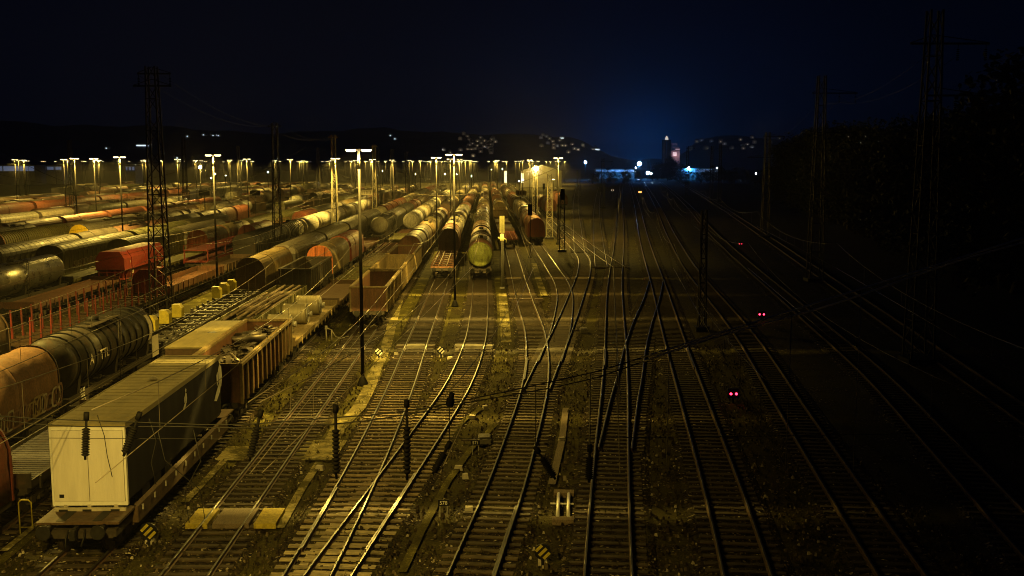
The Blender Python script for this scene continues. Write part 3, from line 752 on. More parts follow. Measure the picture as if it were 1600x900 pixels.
fill_row('A', lin(ROWS['A']), 32.0, [('pocket', 16.9, 'brown', 'brown', 'dark pocket wagon carrying the white trailer at bottom left'), ('gondola', 16, 'rust', 'tan', 'rusty open wagon heaped with scrap behind the white trailer'),
   ('flat', 19.5, 'tan', 'tan', 'flat wagon loaded with three pale steel coils'), ('flat', 15, 'brown', 'brown', 'empty brown plank-decked flat wagon behind the coil wagon'),
   ('skeleton', 17, 'olive', 'olive', 'olive container flat left of the nearest empty open wagons'), ('skeleton', 17, 'beige', 'beige', 'pale container flat between orange van and open wagons'), ('skeleton', 17, 'rust', 'rust', 'rusty container flat behind the pale one'), ('flat', 15, 'olive', 'olive', 'olive flat wagon in front of the cream tank'), ('skeleton', 15, 'rust', 'rust', None),
   ('tank', 16, 'white', 'white', 'cream tank wagon with round white end left of the brown hoods'), ('tank', 16, 'white', 'white', None), ('tank', 13, 'beige', 'beige', None), ('ribtank', 15, 'white', 'white', None)], 400, TANKS)
fill_row('B', lin(-11.9), 80.6, [('gondola', 14, 'rust', 'tan', 'rusty empty open wagon standing just behind the black lamp post'), ('gondola', 15, 'tan', 'tan', 'second empty open wagon with pale inside behind the lamp post'), ('gondola', 14, 'rust', 'tan', 'third empty open wagon behind the lamp post'),
   ('hood', 13, 'rust', 'rust', None), ('hood', 13, 'brown', 'brown', None), ('tank', 14, 'tan', 'tan', None), ('tank', 14, 'beige', 'beige', None), ('tank', 14, 'brown', 'brown', None)], 440, TANKS + HOODS[:2])
fill_row('2', polyx([(-7.9, 115), (-9.2, 160), (-11.3, 260), (-15.6, 450)]), 114.5, [('skeleton', 23, 'salmon', 'salmon', 'red skeleton flat wagon at the head of its track behind the dark pole'), ('hood', 14, 'orange', 'pink', 'hooded wagon with faded red front behind the red skeleton flat'), ('tank', 14, 'white', 'white', None), ('tank', 14, 'white', 'white', None), ('tank', 15, 'beige', 'beige', None), ('tank', 15, 'grey', 'grey', None)], 420, TANKS + HOODS)
fill_row('3', polyx([(-3.58, 115), (-4.65, 157), (-5.86, 204), (-8.3, 311), (-13, 494)]), 113.5, [('tank', 17, 'pink', 'green', 'tank wagon with a big pale green end at the head of its row'), ('tank', 15, 'pink', 'pink', 'faded red tank wagon right behind the green tank'), ('hood', 14, 'brown', 'brown', None), ('hood', 14, 'dgrey', 'dgrey', None), ('hood', 14, 'brown', 'brown', None)], 480, TANKS + HOODS)
fill_row('4', polyx([(-.29, 156), (-2.4, 217), (-5, 320), (-10, 531)]), 156, [('skeleton', 20, 'dred', 'dred', 'dark flat wagon just behind the yellow signal'), ('flat', 20, 'brown', 'brown', None), ('flat', 20, 'brown', 'brown', None), ('gondola', 15, 'tan', 'tan', None), ('hood', 14, 'tan', 'tan', None), ('hood', 14, 'rust', 'rust', None)], 500, HOODS)
fill_row('6', polyx([(3.89, 163), (2.7, 217), (.9, 280), (-2.5, 398)]), 163, [('hood', 15, 'rust', 'dred', 'covered wagon with a dark red end beside the lattice mast'), ('tank', 14, 'pink', 'pink', None), ('hood', 14, 'pink', 'pink', None), ('tank', 14, 'beige', 'beige', None)], 430, TANKS + HOODS)
fill_row('A0', lin(ROWS['A0']), 22.3, [('tarp', 13.4, 'crimson', 'crimson', 'red tarpaulin wagon cut off by the left edge beside the trailer'), ('flat', 11.7, 'black', 'navy', 'dark empty flat wagon left of the white trailer'), ('flat', 24, 'brown', 'dgrey', 'flat wagon carrying a low olive-topped box behind the trailer'), ('lowside', 22.5, 'olive', 'olive', 'low-sided wagon laden with timber poles'),
   ('gap', .5), ('gondola', 14, 'black', 'dgrey', 'dark full open wagon in front of the orange-ended van'), ('hood', 15, 'tan', 'endor', 'tan hooded wagon with an orange round end in front of a red one'), ('hood', 14, 'red', 'red', 'red hooded wagon behind the tan orange-ended one'), ('flat', 18, 'rust', 'rust', None), ('gap', 12), ('ribtank', 17, 'grey', 'grey', 'grey ribbed tank wagon with a pointed round end'), ('van', 22, 'dgrey', 'dgrey', None), ('van', 22, 'dgrey', 'dgrey', None)], 400)
fill_row('A00', lin(ROWS['A00']), 35.3, [('tarp', 14.5, 'ochre', 'brown', 'brown tarpaulin wagon covered in graffiti at the left edge'), ('ribtank', 14.7, 'black', 'black', 'black ribbed tank wagon behind the trailer'), ('skeleton', 15, 'dgrey', 'dgrey', 'dark container flat with three yellow blocks, nearer of the two'), ('skeleton', 15, 'dgrey', 'dgrey', 'dark container flat with yellow blocks in front of a grey van'),
   ('hood', 15, 'tan', 'brown', 'brown hooded van with two humps behind the yellow blocks'), ('van', 22, 'dgrey', 'grey', None), ('van', 22, 'dgrey', 'olive', None), ('van', 22, 'dgrey', 'grey', None), ('van', 22, 'black', 'dgrey', None)], 420)
fill_row('C', lin(ROWS['C']), 47, [('tarp', 15, 'brown', 'brown', 'brown tarpaulin wagon behind the graffiti wagon at the left edge'), ('gap', 1), ('stake', 29, 'red', 'brown', 'long red stake wagon with a red end wall'), ('lowside', 20, 'rust', 'rust', 'long empty low-sided wagon behind the big lattice mast'), ('lowside', 14, 'brown', 'brown', None), ('van', 22, 'black', 'black', None),
   ('ribtank', 14, 'white', 'white', 'tank wagon with black and white hoops'), ('ribtank', 14, 'white', 'white', None), ('tank', 16, 'white', 'white', 'bright cream tank wagon left of the tallest lamp'), ('tank', 16, 'white', 'white', None), ('tank', 16, 'beige', 'beige', None), ('tank', 16, 'white', 'white', None)], 430, TANKS + HOODS)
fill_row('C2', lin(ROWS['C2']), 119, [('carrier', 26, 'red', 'red', 'red double-deck carrier wagon with railings behind the lamp post'), ('hood', 14, 'dred', 'dred', None), ('carrier', 26, 'orange', 'orange', None), ('hood', 14, 'orange', 'orange', None), ('van', 22, 'dgrey', 'grey', None)], 400, None, .1)
fill_row('D', lin(ROWS['D']), 82, [('flat', 20.5, 'rust', 'rust', 'rust red flat wagon with black bolsters in front of the red hopper'), ('hopper', 14.5, 'red', 'red', 'bright red hopper wagon behind the big lattice mast'), ('flat', 17, 'olive', 'olive', 'olive flat between the red hopper and the orange end'), ('hood', 12, 'beige', 'endor', 'beige hooded wagon with a flat orange end'), ('tank', 15, 'beige', 'beige', 'beige tank wagon behind the orange-ended one'), ('van', 22, 'olive', 'olive', None), ('van', 22, 'olive', 'olive', None)], 420, None, .08)
fill_row('E', lin(ROWS['E']), 82, [('ringtank', 19, 'silver', 'silver', 'polished tank wagon gleaming under the lamps at the left edge'), ('flat', 17, 'olive', 'olive', None), ('van', 22, 'olive', 'olive', None), ('van', 22, 'grey', 'grey', None)], 420, None, .15)
fill_row('F', lin(ROWS['F']), 107, [('gap', 2), ('van', 24, 'olive', 'olive', 'long olive bogie van with a dark arched end behind the polished tank'), ('van', 24, 'olive', 'olive', None), ('van', 24, 'grey', 'olive', None)], 420, None, .12)
fill_row('G', lin(ROWS['G']), 106, [('van', 22, 'olive', 'grey', None), ('hood', 14, 'grey', 'grey', None), ('tank', 14, 'pink', 'pink', None)], 420, None, .12)
fill_row('H', lin(ROWS['H']), 144, [('van', 22, 'grey', 'grey', 'grey van behind the bright yellow round end')], 420, None, .12)
fill_row('I', lin(ROWS['I']), 128, [('ribhood', 22, 'olive', 'grey', 'ribbed hood wagon with an orange end at the left edge'), ('tank', 15, 'beige', 'beige', None)], 430, None, .12)
for i, k in enumerate(['J', 'K', 'L', 'M', 'N', 'O', 'P', 'Q', 'S', 'T', 'U', 'V', 'W', 'X1', 'X2', 'X3', 'X4']):
    hd = [('hood', 20, 'orange', 'orange', None)] * 4 if k in ('Q', 'K') else []
    fill_row(k, lin(ROWS[k]), 2 * abs(ROWS[k]) - 25 + (i * 7) % 11, hd, 480, None, .28)
for i, (x, y, c) in enumerate(((9.5, 250, 'orange'), (8.8, 272, 'red'), (14.5, 292, 'orange'), (14.0, 313, 'pink'))):
    wagon('van' if i % 2 else 'hood', 15, x, y, .03, C[c], C[c], '%s wagon behind the lit lattice masts, %s from the front' % (CN[c], ORD[i]), 'red wagons behind the lit lattice masts', 2)

# --- loads and things riding on wagons
ax = lin(ROWS['A'])
def semi_trailer():
    y0, L = 33.8, 12.5; x = ax(y0); rz = math.atan2(x - ax(y0 + L), L)
    t = thing('semi_trailer', 'box trailer with pale rear doors, dark curtain sides and olive roof, on a wagon', 'trailer', (x, y0, RZ + 1.37), rz)
    H = 2.85; W = 1.27
    b = MB()
    for s in (-1, 1):
        rg = []
        for j in range(40):
            yy = .1 + (L - .2) * j / 39; o = s * (W - .012 + .01 * math.sin(j * 1.9))
            rg.append([(o, yy, .18), (o + s * .006 * math.sin(j), yy, H * .5), (o, yy, H - .12)])
        b.rings(rg, 0, False, True, False)
    b.box(-W + .05, W - .05, .1, L - .1, .1, H - .08)
    b.build('side_curtain', plain('navy_curtain', (0.007, 0.0065, 0.011), 0.6, 0, 0.25, 0.8), t)
    MATS_ = bpy.data.materials['navy_curtain'].node_tree.nodes['Principled BSDF'].inputs; MATS_['Specular IOR Level'].default_value = .1
    r = MB(); r.box(-W, W, 0, L, H - .08, H)
    for k in range(22): yy = .3 + k * (L - .6) / 21; r.box(-W + .1, W - .1, yy - .02, yy + .02, H, H + .014)
    for s in (-1, 1): r.box(min(s * W, s * (W + .02)), max(s * W, s * (W + .02)), 0, L, H - .16, H + .03)
    r.build('roof', plain('dusty_roof_sheet', (0.21, 0.175, 0.075), 0.75, 0, 0.28, 0.9, (2, .5, 1)), t)
    f = MB()
    for s in (-1, 1): f.box(min(s * W, s * (W - .07)), max(s * W, s * (W - .07)), -.03, .1, .02, H - .085)
    f.box(-W + .07, W - .07, -.028, .1, H - .2, H - .085); f.box(-W + .07, W - .07, -.028, .1, .02, .16)
    f.build('rear_frame', white, t)
    dm = plain('cream_door_panel', (0.62, 0.59, 0.54), 0.5, 0, 0.12, 1.2, (3, 3, .4), .05)
    for s in (-1, 1):
        d = MB(); a, c_ = (-W + .085, -.012) if s < 0 else (.012, W - .085)
        d.box(a, c_, -.05, .02, .17, H - .21)
        o = d.build('rear_door', dm, t)
        cg = MB()
        k = a + .08
        while k < c_ - .05: cg.box(k, k + .012, -.053, -.049, .2, H - .24); k += .1
        cg.build('panel_rib', dm, o)
    pl = MB(); pl.box(-1.02, -.86, -.056, -.05, .3, .42); pl.build('number_plate', blackp, t)
    u = MB(); u.box(-1.2, 1.2, -.08, .02, -.28, -.05)
    for xx in (-.9, -.1, .8): u.box(xx, xx + .12, -.03, .1, -.05, .05)
    u.build('bumper', concrete, t)
    lp = MB()
    for xx in (-1.05, -.25, .7): lp.box(xx, xx + .3, -.1, -.081, -.2, -.1)
    lp.build('tail_lamp', dark, t)
    ch = MB(); ch.box(-.45, .45, .2, L - .2, -.15, .1)
    for yy in (2.2, 3.5, 4.8):
        for s in (-1, 1): ch.tube([(s * .8, yy, -.12), (s * 1.15, yy, -.12)], .42, 14)
    ch.build('chassis', dark, t)
    # white emblem of a leaping figure near the front and a small one half-way along the curtain
    for yy, zz, k in ((12.1, 1.75, 1.0), (6.9, 2.05, .42)):
        e = MB(); X = W + .012
        def blob(pts): e.face([(X, yy + p[0] * k, zz + p[1] * k) for p in pts]); e.face([(X + .004, yy + p[0] * k, zz + p[1] * k) for p in reversed(pts)])
        blob([(-.9, -.75), (-.5, -.85), (.1, -.55), (.3, -.2), (.2, .0), (-.2, -.25), (-.6, -.5)])
        blob([(.0, -.3), (.35, -.35), (.55, .1), (.45, .55), (.15, .75), (-.1, .5), (-.05, .1)])
        blob([(.1, .78), (.35, .72), (.42, 1.0), (.2, 1.12), (.02, .98)]); blob([(-.35, -.2), (-.1, -.05), (-.2, .45), (-.4, .3)])
        e.build('emblem', white, t)
    rag = MB(); rag.tube([(0, 0, 0), (.15, .1, .09), (.3, .12, .05), (.42, .2, .02)], [.06, .13, .11, .03], 7)
    rag.v = [(q[0] * .7, q[1] * .7, q[2] * .7) for q in rag.v]
    tag(rag.build('rag', concrete, None, (ax(y0 + 7) - .15, y0 + 7.0, RZ + 1.37 + H + .03)), 'crumpled pale rag lying on the roof of the trailer', 'rag')
semi_trailer()

def scrap_heap():
    y0 = 50.2; m = MB(); rnd = random.Random(3)
    for k in range(800):
        yy = y0 + .9 + rnd.random() * 12.6; xx = ax(yy) + rnd.uniform(-1.1, 1.1); zz = RZ + 1.75 + rnd.uniform(.0, 1.0) * (1 - abs(xx - ax(yy)) * .35)
        a, b_, l = rnd.uniform(0, 6.3), rnd.uniform(-.5, .5), rnd.uniform(.3, 1.5)
        d = Vector((math.cos(a) * math.cos(b_), math.sin(a) * math.cos(b_), math.sin(b_))) * l / 2
        p = Vector((xx, yy, zz)); q0, q1 = p - d, p + d
        lim = lambda q: Vector((max(ax(yy) - 1.2, min(ax(yy) + 1.2, q.x)), max(y0 + .8, min(y0 + 13.9, q.y)), q.z))
        q0, q1 = lim(q0), lim(q1)
        if (q1 - q0).length < .1: continue
        ty = rnd.random()
        if ty < .5: m.bar(q0, q1, rnd.uniform(.2, .6), .03)
        elif ty < .9: m.bar(q0, q1, .06)
        else: m.tube([q0, q1], rnd.uniform(.04, .12), 9, 0, True)
    m.box(ax(y0 + 7) - 1.25, ax(y0 + 7) + 1.25, y0 + .9, y0 + 13.8, RZ + 1.235, RZ + 1.55)
    tag(m.build('scrap_metal', scrapm), 'heap of scrap steel plates, bars and tubes in the rusty open wagon', 'scrap metal', None, 'stuff')
    for k, (u, yy, zz, ln) in enumerate(((.3, 58.5, 2.75, 1.9), (-.2, 60.5, 2.6, 1.5))):
        p = MB(); p.tube([(-ln / 2, 0, 0), (ln / 2, .35, .12)], .27, 12)
        tag(p.build('steel_tube', scrapm, None, (ax(yy) + u - .2, yy, RZ + zz)), ('longer pale tube lying on top of the scrap heap', 'shorter pale tube on the scrap behind the longer one')[k], 'tube')
scrap_heap()
def coil(y, dx, r, wd, label):
    x = ax(y) + dx; t = thing('steel_coil', label, 'steel coil', (x, y, RZ + 1.33 + r), -SL, 'pale coils on the flat wagon')
    m = MB(); rg = []
    for k in range(9):
        xx = -wd / 2 + wd * k / 8; rr = r * (1 + .012 * (k % 2)); rg.append([(xx, rr * math.cos(a), rr * math.sin(a)) for a in [2 * math.pi * j / 24 for j in range(24)]])
    m.rings(rg, 0, True, True); m.build('winding', plain('pale_wire_coil_%s' % len(label), (0.26, 0.23, 0.15), .5, .3, .35, 3, (12, .3, .3)), t)
    f = MB(); f.tube([(wd / 2, 0, 0), (wd / 2 + .08, 0, 0)], r * .8, 20); f.tube([(wd / 2 + .08, 0, 0), (wd / 2 + .35, 0, 0)], r * .28, 12); f.build('hub', galv, t)
coil(69.5, -.35, .66, 1.55, 'nearest of the three pale coils on the flat wagon')
coil(73.8, -.1, .74, 1.7, 'middle of the three pale coils on the flat wagon')
coil(78.4, .05, .74, 1.75, 'farthest of the three pale coils on the flat wagon')
# container on the flat behind the trailer, timber load, yellow blocks, graffiti
a0 = lin(ROWS['A0'])
def container():
    y0, L = 60.4, 10.4; t = thing('freight_box', 'low long box with dusty olive top standing left of the scrap wagon', 'box', (a0(y0), y0, RZ + 1.33), -math.atan(SL))
    m = MB(); m.box(-1.22, 1.22, 0, L, 0, .62)
    k = .2
    while k < L - .2:
        for s in (-1, 1): m.box(min(s * 1.22, s * 1.26), max(s * 1.22, s * 1.26), k, k + .14, .08, .55)
        k += .28
    o = m.build('container_box', paint, t, (0, 0, 0), C['brown'])
    r = MB(); r.box(-1.24, 1.24, -.02, L + .02, .62, .7); r.build('roof', bpy.data.materials['dusty_roof_sheet'], t)
    hh = MB(); hh.face([(-.1, 5.2, .706), (.3, 5.1, .706), (.5, 5.5, .706), (.2, 5.8, .706), (-.2, 5.6, .706)]); hh.build('roof_tear', blackp, t)
container()
def timber():
    rnd = random.Random(5)
    y0 = 73.0
    for i in range(26):
        yy = y0 + rnd.uniform(0, 10); xx = -1.15 + 2.3 * (i % 9) / 8; zz = RZ + 1.45 + .2 * (i // 9) + .03 * (i % 2)
        m = MB(); l = rnd.uniform(8.5, 10.5); r = rnd.uniform(.07, .11)
        m.tube([(0, 0, 0), (rnd.uniform(-.15, .15), l, rnd.uniform(0, .1))], r, 7)
        tag(m.build('timber_pole', wood, None, (a0(yy) + xx * .95, yy, zz)), 'long round pole lying in the timber load on the low-sided wagon', 'pole', 'timber poles on the low-sided wagon')
timber()
b00 = lin(ROWS['A00'])
for i, y in enumerate((70.0, 73.0, 76.0, 87.0, 89.6, 92.2)):
    m = MB(); m.prism([(-.35, 0), (.35, 0), (.35, .7), (.15, .95), (-.35, .95)], -.35, .35)
    nm = ('nearest', 'middle', 'farthest')[i % 3]
    tag(m.build('yellow_block', yellow, None, (b00(y) - .95, y, RZ + 1.52)), '%s yellow block of the %s trio on the dark container flats' % (nm, 'nearer' if i < 3 else 'farther'), 'block', 'yellow blocks on the container flats')
# yellow round end on row H and orange round end on row I (painted end doors)
for key, y, c, lab in (('H', 143.7, 'yellow', 'bright yellow round end door of the grey van'), ('I', 127.6, 'orange', 'rust orange end')):
    for o in list(bpy.data.objects):
        if o.parent is None and o.get('label', '').startswith(('grey van behind the bright yellow', 'ribbed hood wagon with an orange end')[key == 'I']):
            e = MB(); a = arc(1.5, 2.4, 4.3, 14, 2.1); e.prism([(1.5, 1.15)] + a + [(-1.5, 1.15)], .45, .6); e.build('end_door', clean, o, (0, 0, 0), C[c])
# red-hopper and tank stencils
def decal(txt, size, host_label, loc, rot, mat=white, name='lettering'):
    for o in bpy.data.objects:
        if o.parent is None and o.get('label', '') == host_label:
            d = link(name, text_mesh(txt, size, mat), o, loc); d.rotation_euler = rot; return d
side = (R(90), 0, R(90))
decal('A', .8, 'black ribbed tank wagon behind the trailer', (1.52, 3.1, 2.72), side, signcream); decal('TTL', .75, 'black ribbed tank wagon behind the trailer', (1.52, 4.9, 2.72), side, signcream)
decal('33 80\n7846\n155-2', .28, 'black ribbed tank wagon behind the trailer', (1.27, 2.3, 1.0), side, white)
pm = MB(); pm.box(1.3, 1.34, 13.2, 14.4, .9, 2.2)
for o in list(bpy.data.objects):
    if o.parent is None and o.get('label') == 'black ribbed tank wagon behind the trailer':
        pm.build('pale_panel', signcream, o)
        q = MB(); q.rings([[((1.425) * math.cos(a), yy, 2.72 + 1.425 * math.sin(a)) for a in [R(d) for d in range(-30, 41, 10)]] for yy in (12.3, 13.1)], 0, False, True, False); q.build('pale_patch', signcream, o)
decal('33', .3, 'bright red hopper wagon behind the big lattice mast', (1.53, 2.4, 2.9), side, signcream); decal('DB', .45, 'bright red hopper wagon behind the big lattice mast', (1.53, 3.0, 1.8), side, signcream)
def graffiti(host, seed, y0, y1, z0, z1, X=1.42):
    rnd = random.Random(seed); cols = [plain('graffiti_%d_%d' % (seed, i), c, .6, 0, .15, 2) for i, c in enumerate([(.24, .21, .16), (.17, .12, .05), (.12, .06, .04), (.27, .16, .08)])]
    for o in list(bpy.data.objects):
        if o.parent is None and o.get('label') == host:
            m = MB(); y = y0; k = 0
            while y < y1:
                wd = rnd.uniform(.5, .9); hh = rnd.uniform(.75, 1.0) * (z1 - z0); c_ = (y + wd / 2, z0 + hh / 2); n = 14; ci = rnd.randrange(4); wd *= 1.15
                sq = rnd.uniform(2.5, 6); ring = []
                for j in range(n):
                    a = 2 * math.pi * j / n; ca, sa = math.cos(a), math.sin(a); rr = (abs(ca) ** sq + abs(sa) ** sq) ** (-1 / sq)
                    ring.append((c_[0] + ca * rr * wd * .52 + .12 * sa, c_[1] + sa * rr * hh / 2))
                k += 1
                m.rings([[(X + .001 * k, p[0], p[1]) for p in ring], [(X + .001 * k, c_[0] + (p[0] - c_[0]) * .72, c_[1] + (p[1] - c_[1]) * .78) for p in ring]], ci, False, False)
                if rnd.random() < .7: m.bar((X, c_[0], c_[1] - hh * .2), (X, c_[0] + rnd.uniform(-.1, .2), c_[1] + hh * .1), .1, .02, (ci + 1) % 4)
                y += wd * rnd.uniform(.45, .75)
            m.build('graffiti', cols, o)
graffiti('brown tarpaulin wagon covered in graffiti at the left edge', 4, 6.6, 13.5, 1.3, 2.35)
graffiti('long olive bogie van with a dark arched end behind the polished tank', 9, 3, 17, 1.4, 2.4, 1.47)

# ------------------------------------------------------------------ lamp posts
def lamp_meshes(h):
    p = MB(); p.tube([(0, 0, .3), (0, 0, h * .5), (0, 0, h - 1.15)], [.115, .10, .08], 10)
    tp = MB(); tp.tube([(0, 0, h - 1.16), (0, 0, h - .05)], [.07, .055], 10)  # galvanised top section; its pale tone also carries the lamplight on the pole
    b = MB(); b.tube([(0, 0, 0), (0, 0, .12), (0, 0, .5), (0, 0, .62)], [.36, .34, .16, .115], 12)
    a = MB(); a.tube([(-.35, 0, h - .02), (.35, 0, h - .02)], .04, 6); a.tube([(0, 0, h - .1), (0, 0, h + .06)], .07, 8)
    hd = MB(); hd.hexa([(-.32, -.16, -.03), (.32, -.16, -.03), (.32, .16, -.03), (-.32, .16, -.03), (-.26, -.1, .07), (.26, -.1, .07), (.26, .1, .07), (-.26, .1, .07)])
    ln = MB(); ln.hexa([(-.22, -.08, -.13), (.22, -.08, -.13), (.22, .08, -.13), (-.22, .08, -.13), (-.3, -.14, -.032), (.3, -.14, -.032), (.3, .14, -.032), (-.3, .14, -.032)])
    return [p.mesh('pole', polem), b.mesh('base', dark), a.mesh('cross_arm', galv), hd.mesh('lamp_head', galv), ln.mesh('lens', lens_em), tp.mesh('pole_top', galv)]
LH = 14.05
LM = lamp_meshes(LH)
lf = LM[4].copy(); lf.materials.clear(); lf.materials.append(lens_far)
LAMPCOL = (1.0, 0.66, 0.105)
def lamp_data(name, power, beam, front=False, wide=False):
    l = bpy.data.lights.new(name, 'AREA'); l.shape = 'DISK'; l.size = .3; l.energy = power; l.color = LAMPCOL; l.spread = R(180)
    # the luminaire's light distribution: cut off sideways, and (near lamps) brighter bands thrown across the tracks
    l.use_nodes = True; n = l.node_tree; em = n.nodes['Emission']
    geo = n.nodes.new('ShaderNodeNewGeometry'); sp = n.nodes.new('ShaderNodeSeparateXYZ'); n.links.new(geo.outputs['Incoming'], sp.inputs[0])
    def ratio(i, hi, stops, k):
        dv = N(n, 'ShaderNodeMath', operation='DIVIDE'); n.links.new(sp.outputs[i], dv.inputs[0]); n.links.new(sp.outputs[2], dv.inputs[1])
        ab = N(n, 'ShaderNodeMath', operation='ABSOLUTE'); n.links.new(dv.outputs[0], ab.inputs[0])
        mr = N(n, 'ShaderNodeMapRange'); mr.inputs[1].default_value = 0; mr.inputs[2].default_value = hi; n.links.new(ab.outputs[0], mr.inputs[0])
        rp = ramp(n, mr.outputs[0], [(p_, v_ / k) for p_, v_ in stops])
        mu = N(n, 'ShaderNodeMath', operation='MULTIPLY'); mu.inputs[1].default_value = k; n.links.new(rp, mu.inputs[0]); return mu.outputs[0]
    out = ratio(0, 4.0, [(0, 1), (.12, .9), (.3, .3), (.45, .03), (.6, .0), (1, .0)] if front else [(0, 1), (.25, .95), (.42, .5), (.55, .15), (.8, .0), (1, .0)] if wide else [(0, 1), (.2, .95), (.32, .45), (.45, .1), (.6, .02), (1, .0)], 1.0)
    wing = [(0, .9), (.25, 1.2), (.5, 2.1), (.65, 1.8), (.8, .5), (1, .1)]
    if beam: wing = [(0, .8), (.125, .85), (.15, 3.2), (.175, .95), (.25, .95), (.39, 1.0), (.412, 7.0), (.434, 1.0), (.55, 1.9), (.65, 1.7), (.8, .5), (1, .1)]
    o2 = ratio(1, 4.0, wing, 8.0)
    mm = N(n, 'ShaderNodeMath', operation='MULTIPLY'); n.links.new(out, mm.inputs[0]); n.links.new(o2, mm.inputs[1]); out = mm.outputs[0]
    n.links.new(out, em.inputs['Strength'])
    return l
L_NEAR = lamp_data('yard_lamp_bulb', 2700, True); L_MID = lamp_data('yard_lamp_bulb_plain', 3900, False); L_FAR = lamp_data('yard_lamp_bulb_single', 5600, False)
def lamp(x, y, label, group=None, near=0, z=0.0):
    t = thing('yard_lamp', label, 'lamp post', (x, y, z), 0, group or 'yard lamps')
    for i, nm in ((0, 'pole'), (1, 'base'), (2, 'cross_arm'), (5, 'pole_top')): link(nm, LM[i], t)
    for s in (-1, 1):
        hd = link('lamp_head', LM[3], t, (s * .45, 0, LH)); link('lens', LM[4] if near != 2 else lf, hd)
    for s in ((-1, 1) if near != 2 else (random.choice((-1, 1)),) if y < 680 and x > -190 else ()):
        lo = link('bulb', (L_NEAR, L_MID, L_FAR, L_FRONT, L_WIDE)[near], t, (s * .45, 0, LH - .15))
NEARL = [(-8.95, 60.3, 'tall black lamp post with twin heads beside the pale path, nearest of all', 0), (-5.3, 94.2, 'twin-headed lamp post between the red skeleton flat and the green tank', 4), (-29.4, 101.5, 'twin-headed lamp post left of the grey humped van, beside the big lattice mast', 1),
  (-52.1, 137, 'twin-headed lamp post left of the big lattice mast above the olive vans', 1), (-11.3, 154, 'twin-headed lamp post between cream tanks and brown hoods, mid distance', 1), (-31.0, 181, 'twin-headed lamp post just left of the tallest lamp, mid distance', 1),
  (-77.6, 183, 'twin-headed lamp post near the left edge with one brighter head', 1), (-78.2, 193, 'twin-headed lamp post second from the big mast at left', 1)]
L_WIDE = lamp_data('yard_lamp_bulb_wide', 3600, True, False, True)
L_FRONT = lamp_data('yard_lamp_bulb_front', 2900, False, True)
for x, y, lab, nr in NEARL: lamp(x, y, lab, 'near yard lamps', nr)
lamp(7.5, 167, 'twin-headed lamp post beside the brightly lit lattice mast', 'near yard lamps', 1); lamp(5.2, 300, 'twin-headed lamp post just left of the floodlit lattice mast', 'near yard lamps', 1)
# two more of the rows stand outside the picture, beside and behind the viewer, and light the foreground
lamp(-9.2, 14.5, 'twin-headed lamp post at the foot of the viewer, outside the picture', 'near yard lamps', 3)
lamp(-29.0, 51, 'twin-headed lamp post at the left, outside the picture', 'near yard lamps', 1)
def far_lamp_label(x, y):
    u = 800 + 1600 * x / y
    for lim, q in ((238, 'left of the biggest lattice mast'), (433, 'between the two dark lattice masts'), (563, 'between the second dark mast and the tallest lamp'), (710, 'between the tallest lamp and the second tallest'), (822, 'above the heads of the central wagon rows'), (1600, 'above the pale gabled hall')):
        if u < lim: return 'distant yard lamp in the row ' + q, 'distant yard lamps ' + q, 2
for x100, ys in ((-10.2, (215, 275, 335, 395, 455)), (-29.8, (240, 300, 360, 420, 480, 560)), (-52.3, (205, 262, 320, 378, 436, 500)), (-77.4, (250, 305, 362, 420, 480, 560)), (-99, (235, 290, 345, 400, 460, 520)), (-121, (262, 318, 374, 430, 490)), (-138, (300, 355, 410, 470, 540)), (-156, (345, 400, 455, 515)), (-180, (385, 440, 500)), (-66.8, (480, 540, 600)), (-20, (520, 580, 640)), (-42, (540, 600, 660)),
                 (.5, (360, 420, 480, 540, 600, 660)), (12, (440, 500, 560)), (22, (520, 580, 640)), (34, (560, 620, 660)), (-3, (700, 760, 830)), (-25, (705, 770, 850)), (-48, (720, 790, 880)), (-75, (640, 720, 800)), (-105, (580, 650, 730)), (-140, (600, 680)), (-180, (560, 640)), (-215, (470, 540)), (45, (640, 700)), (18, (700, 780)), (-12, (600, 670, 740, 810)), (-33, (590, 650, 710, 790)), (-60, (610, 690, 760, 840)), (8, (610, 690, 760, 830)), (30, (690, 760, 840)), (-90, (660, 730, 800)), (-120, (560, 640, 720)), (-205, (690, 780, 860)), (-240, (530, 610, 700)), (-270, (640, 760)), (-300, (690, 800)), (-160, (690, 770, 850)), (-330, (760, 850))):
    for y in ys:
        lamp(x100 + SL * (y - 100) + random.uniform(-.3, .3), y + random.uniform(-7, 7), *far_lamp_label(x100 + SL * (y - 100), y))

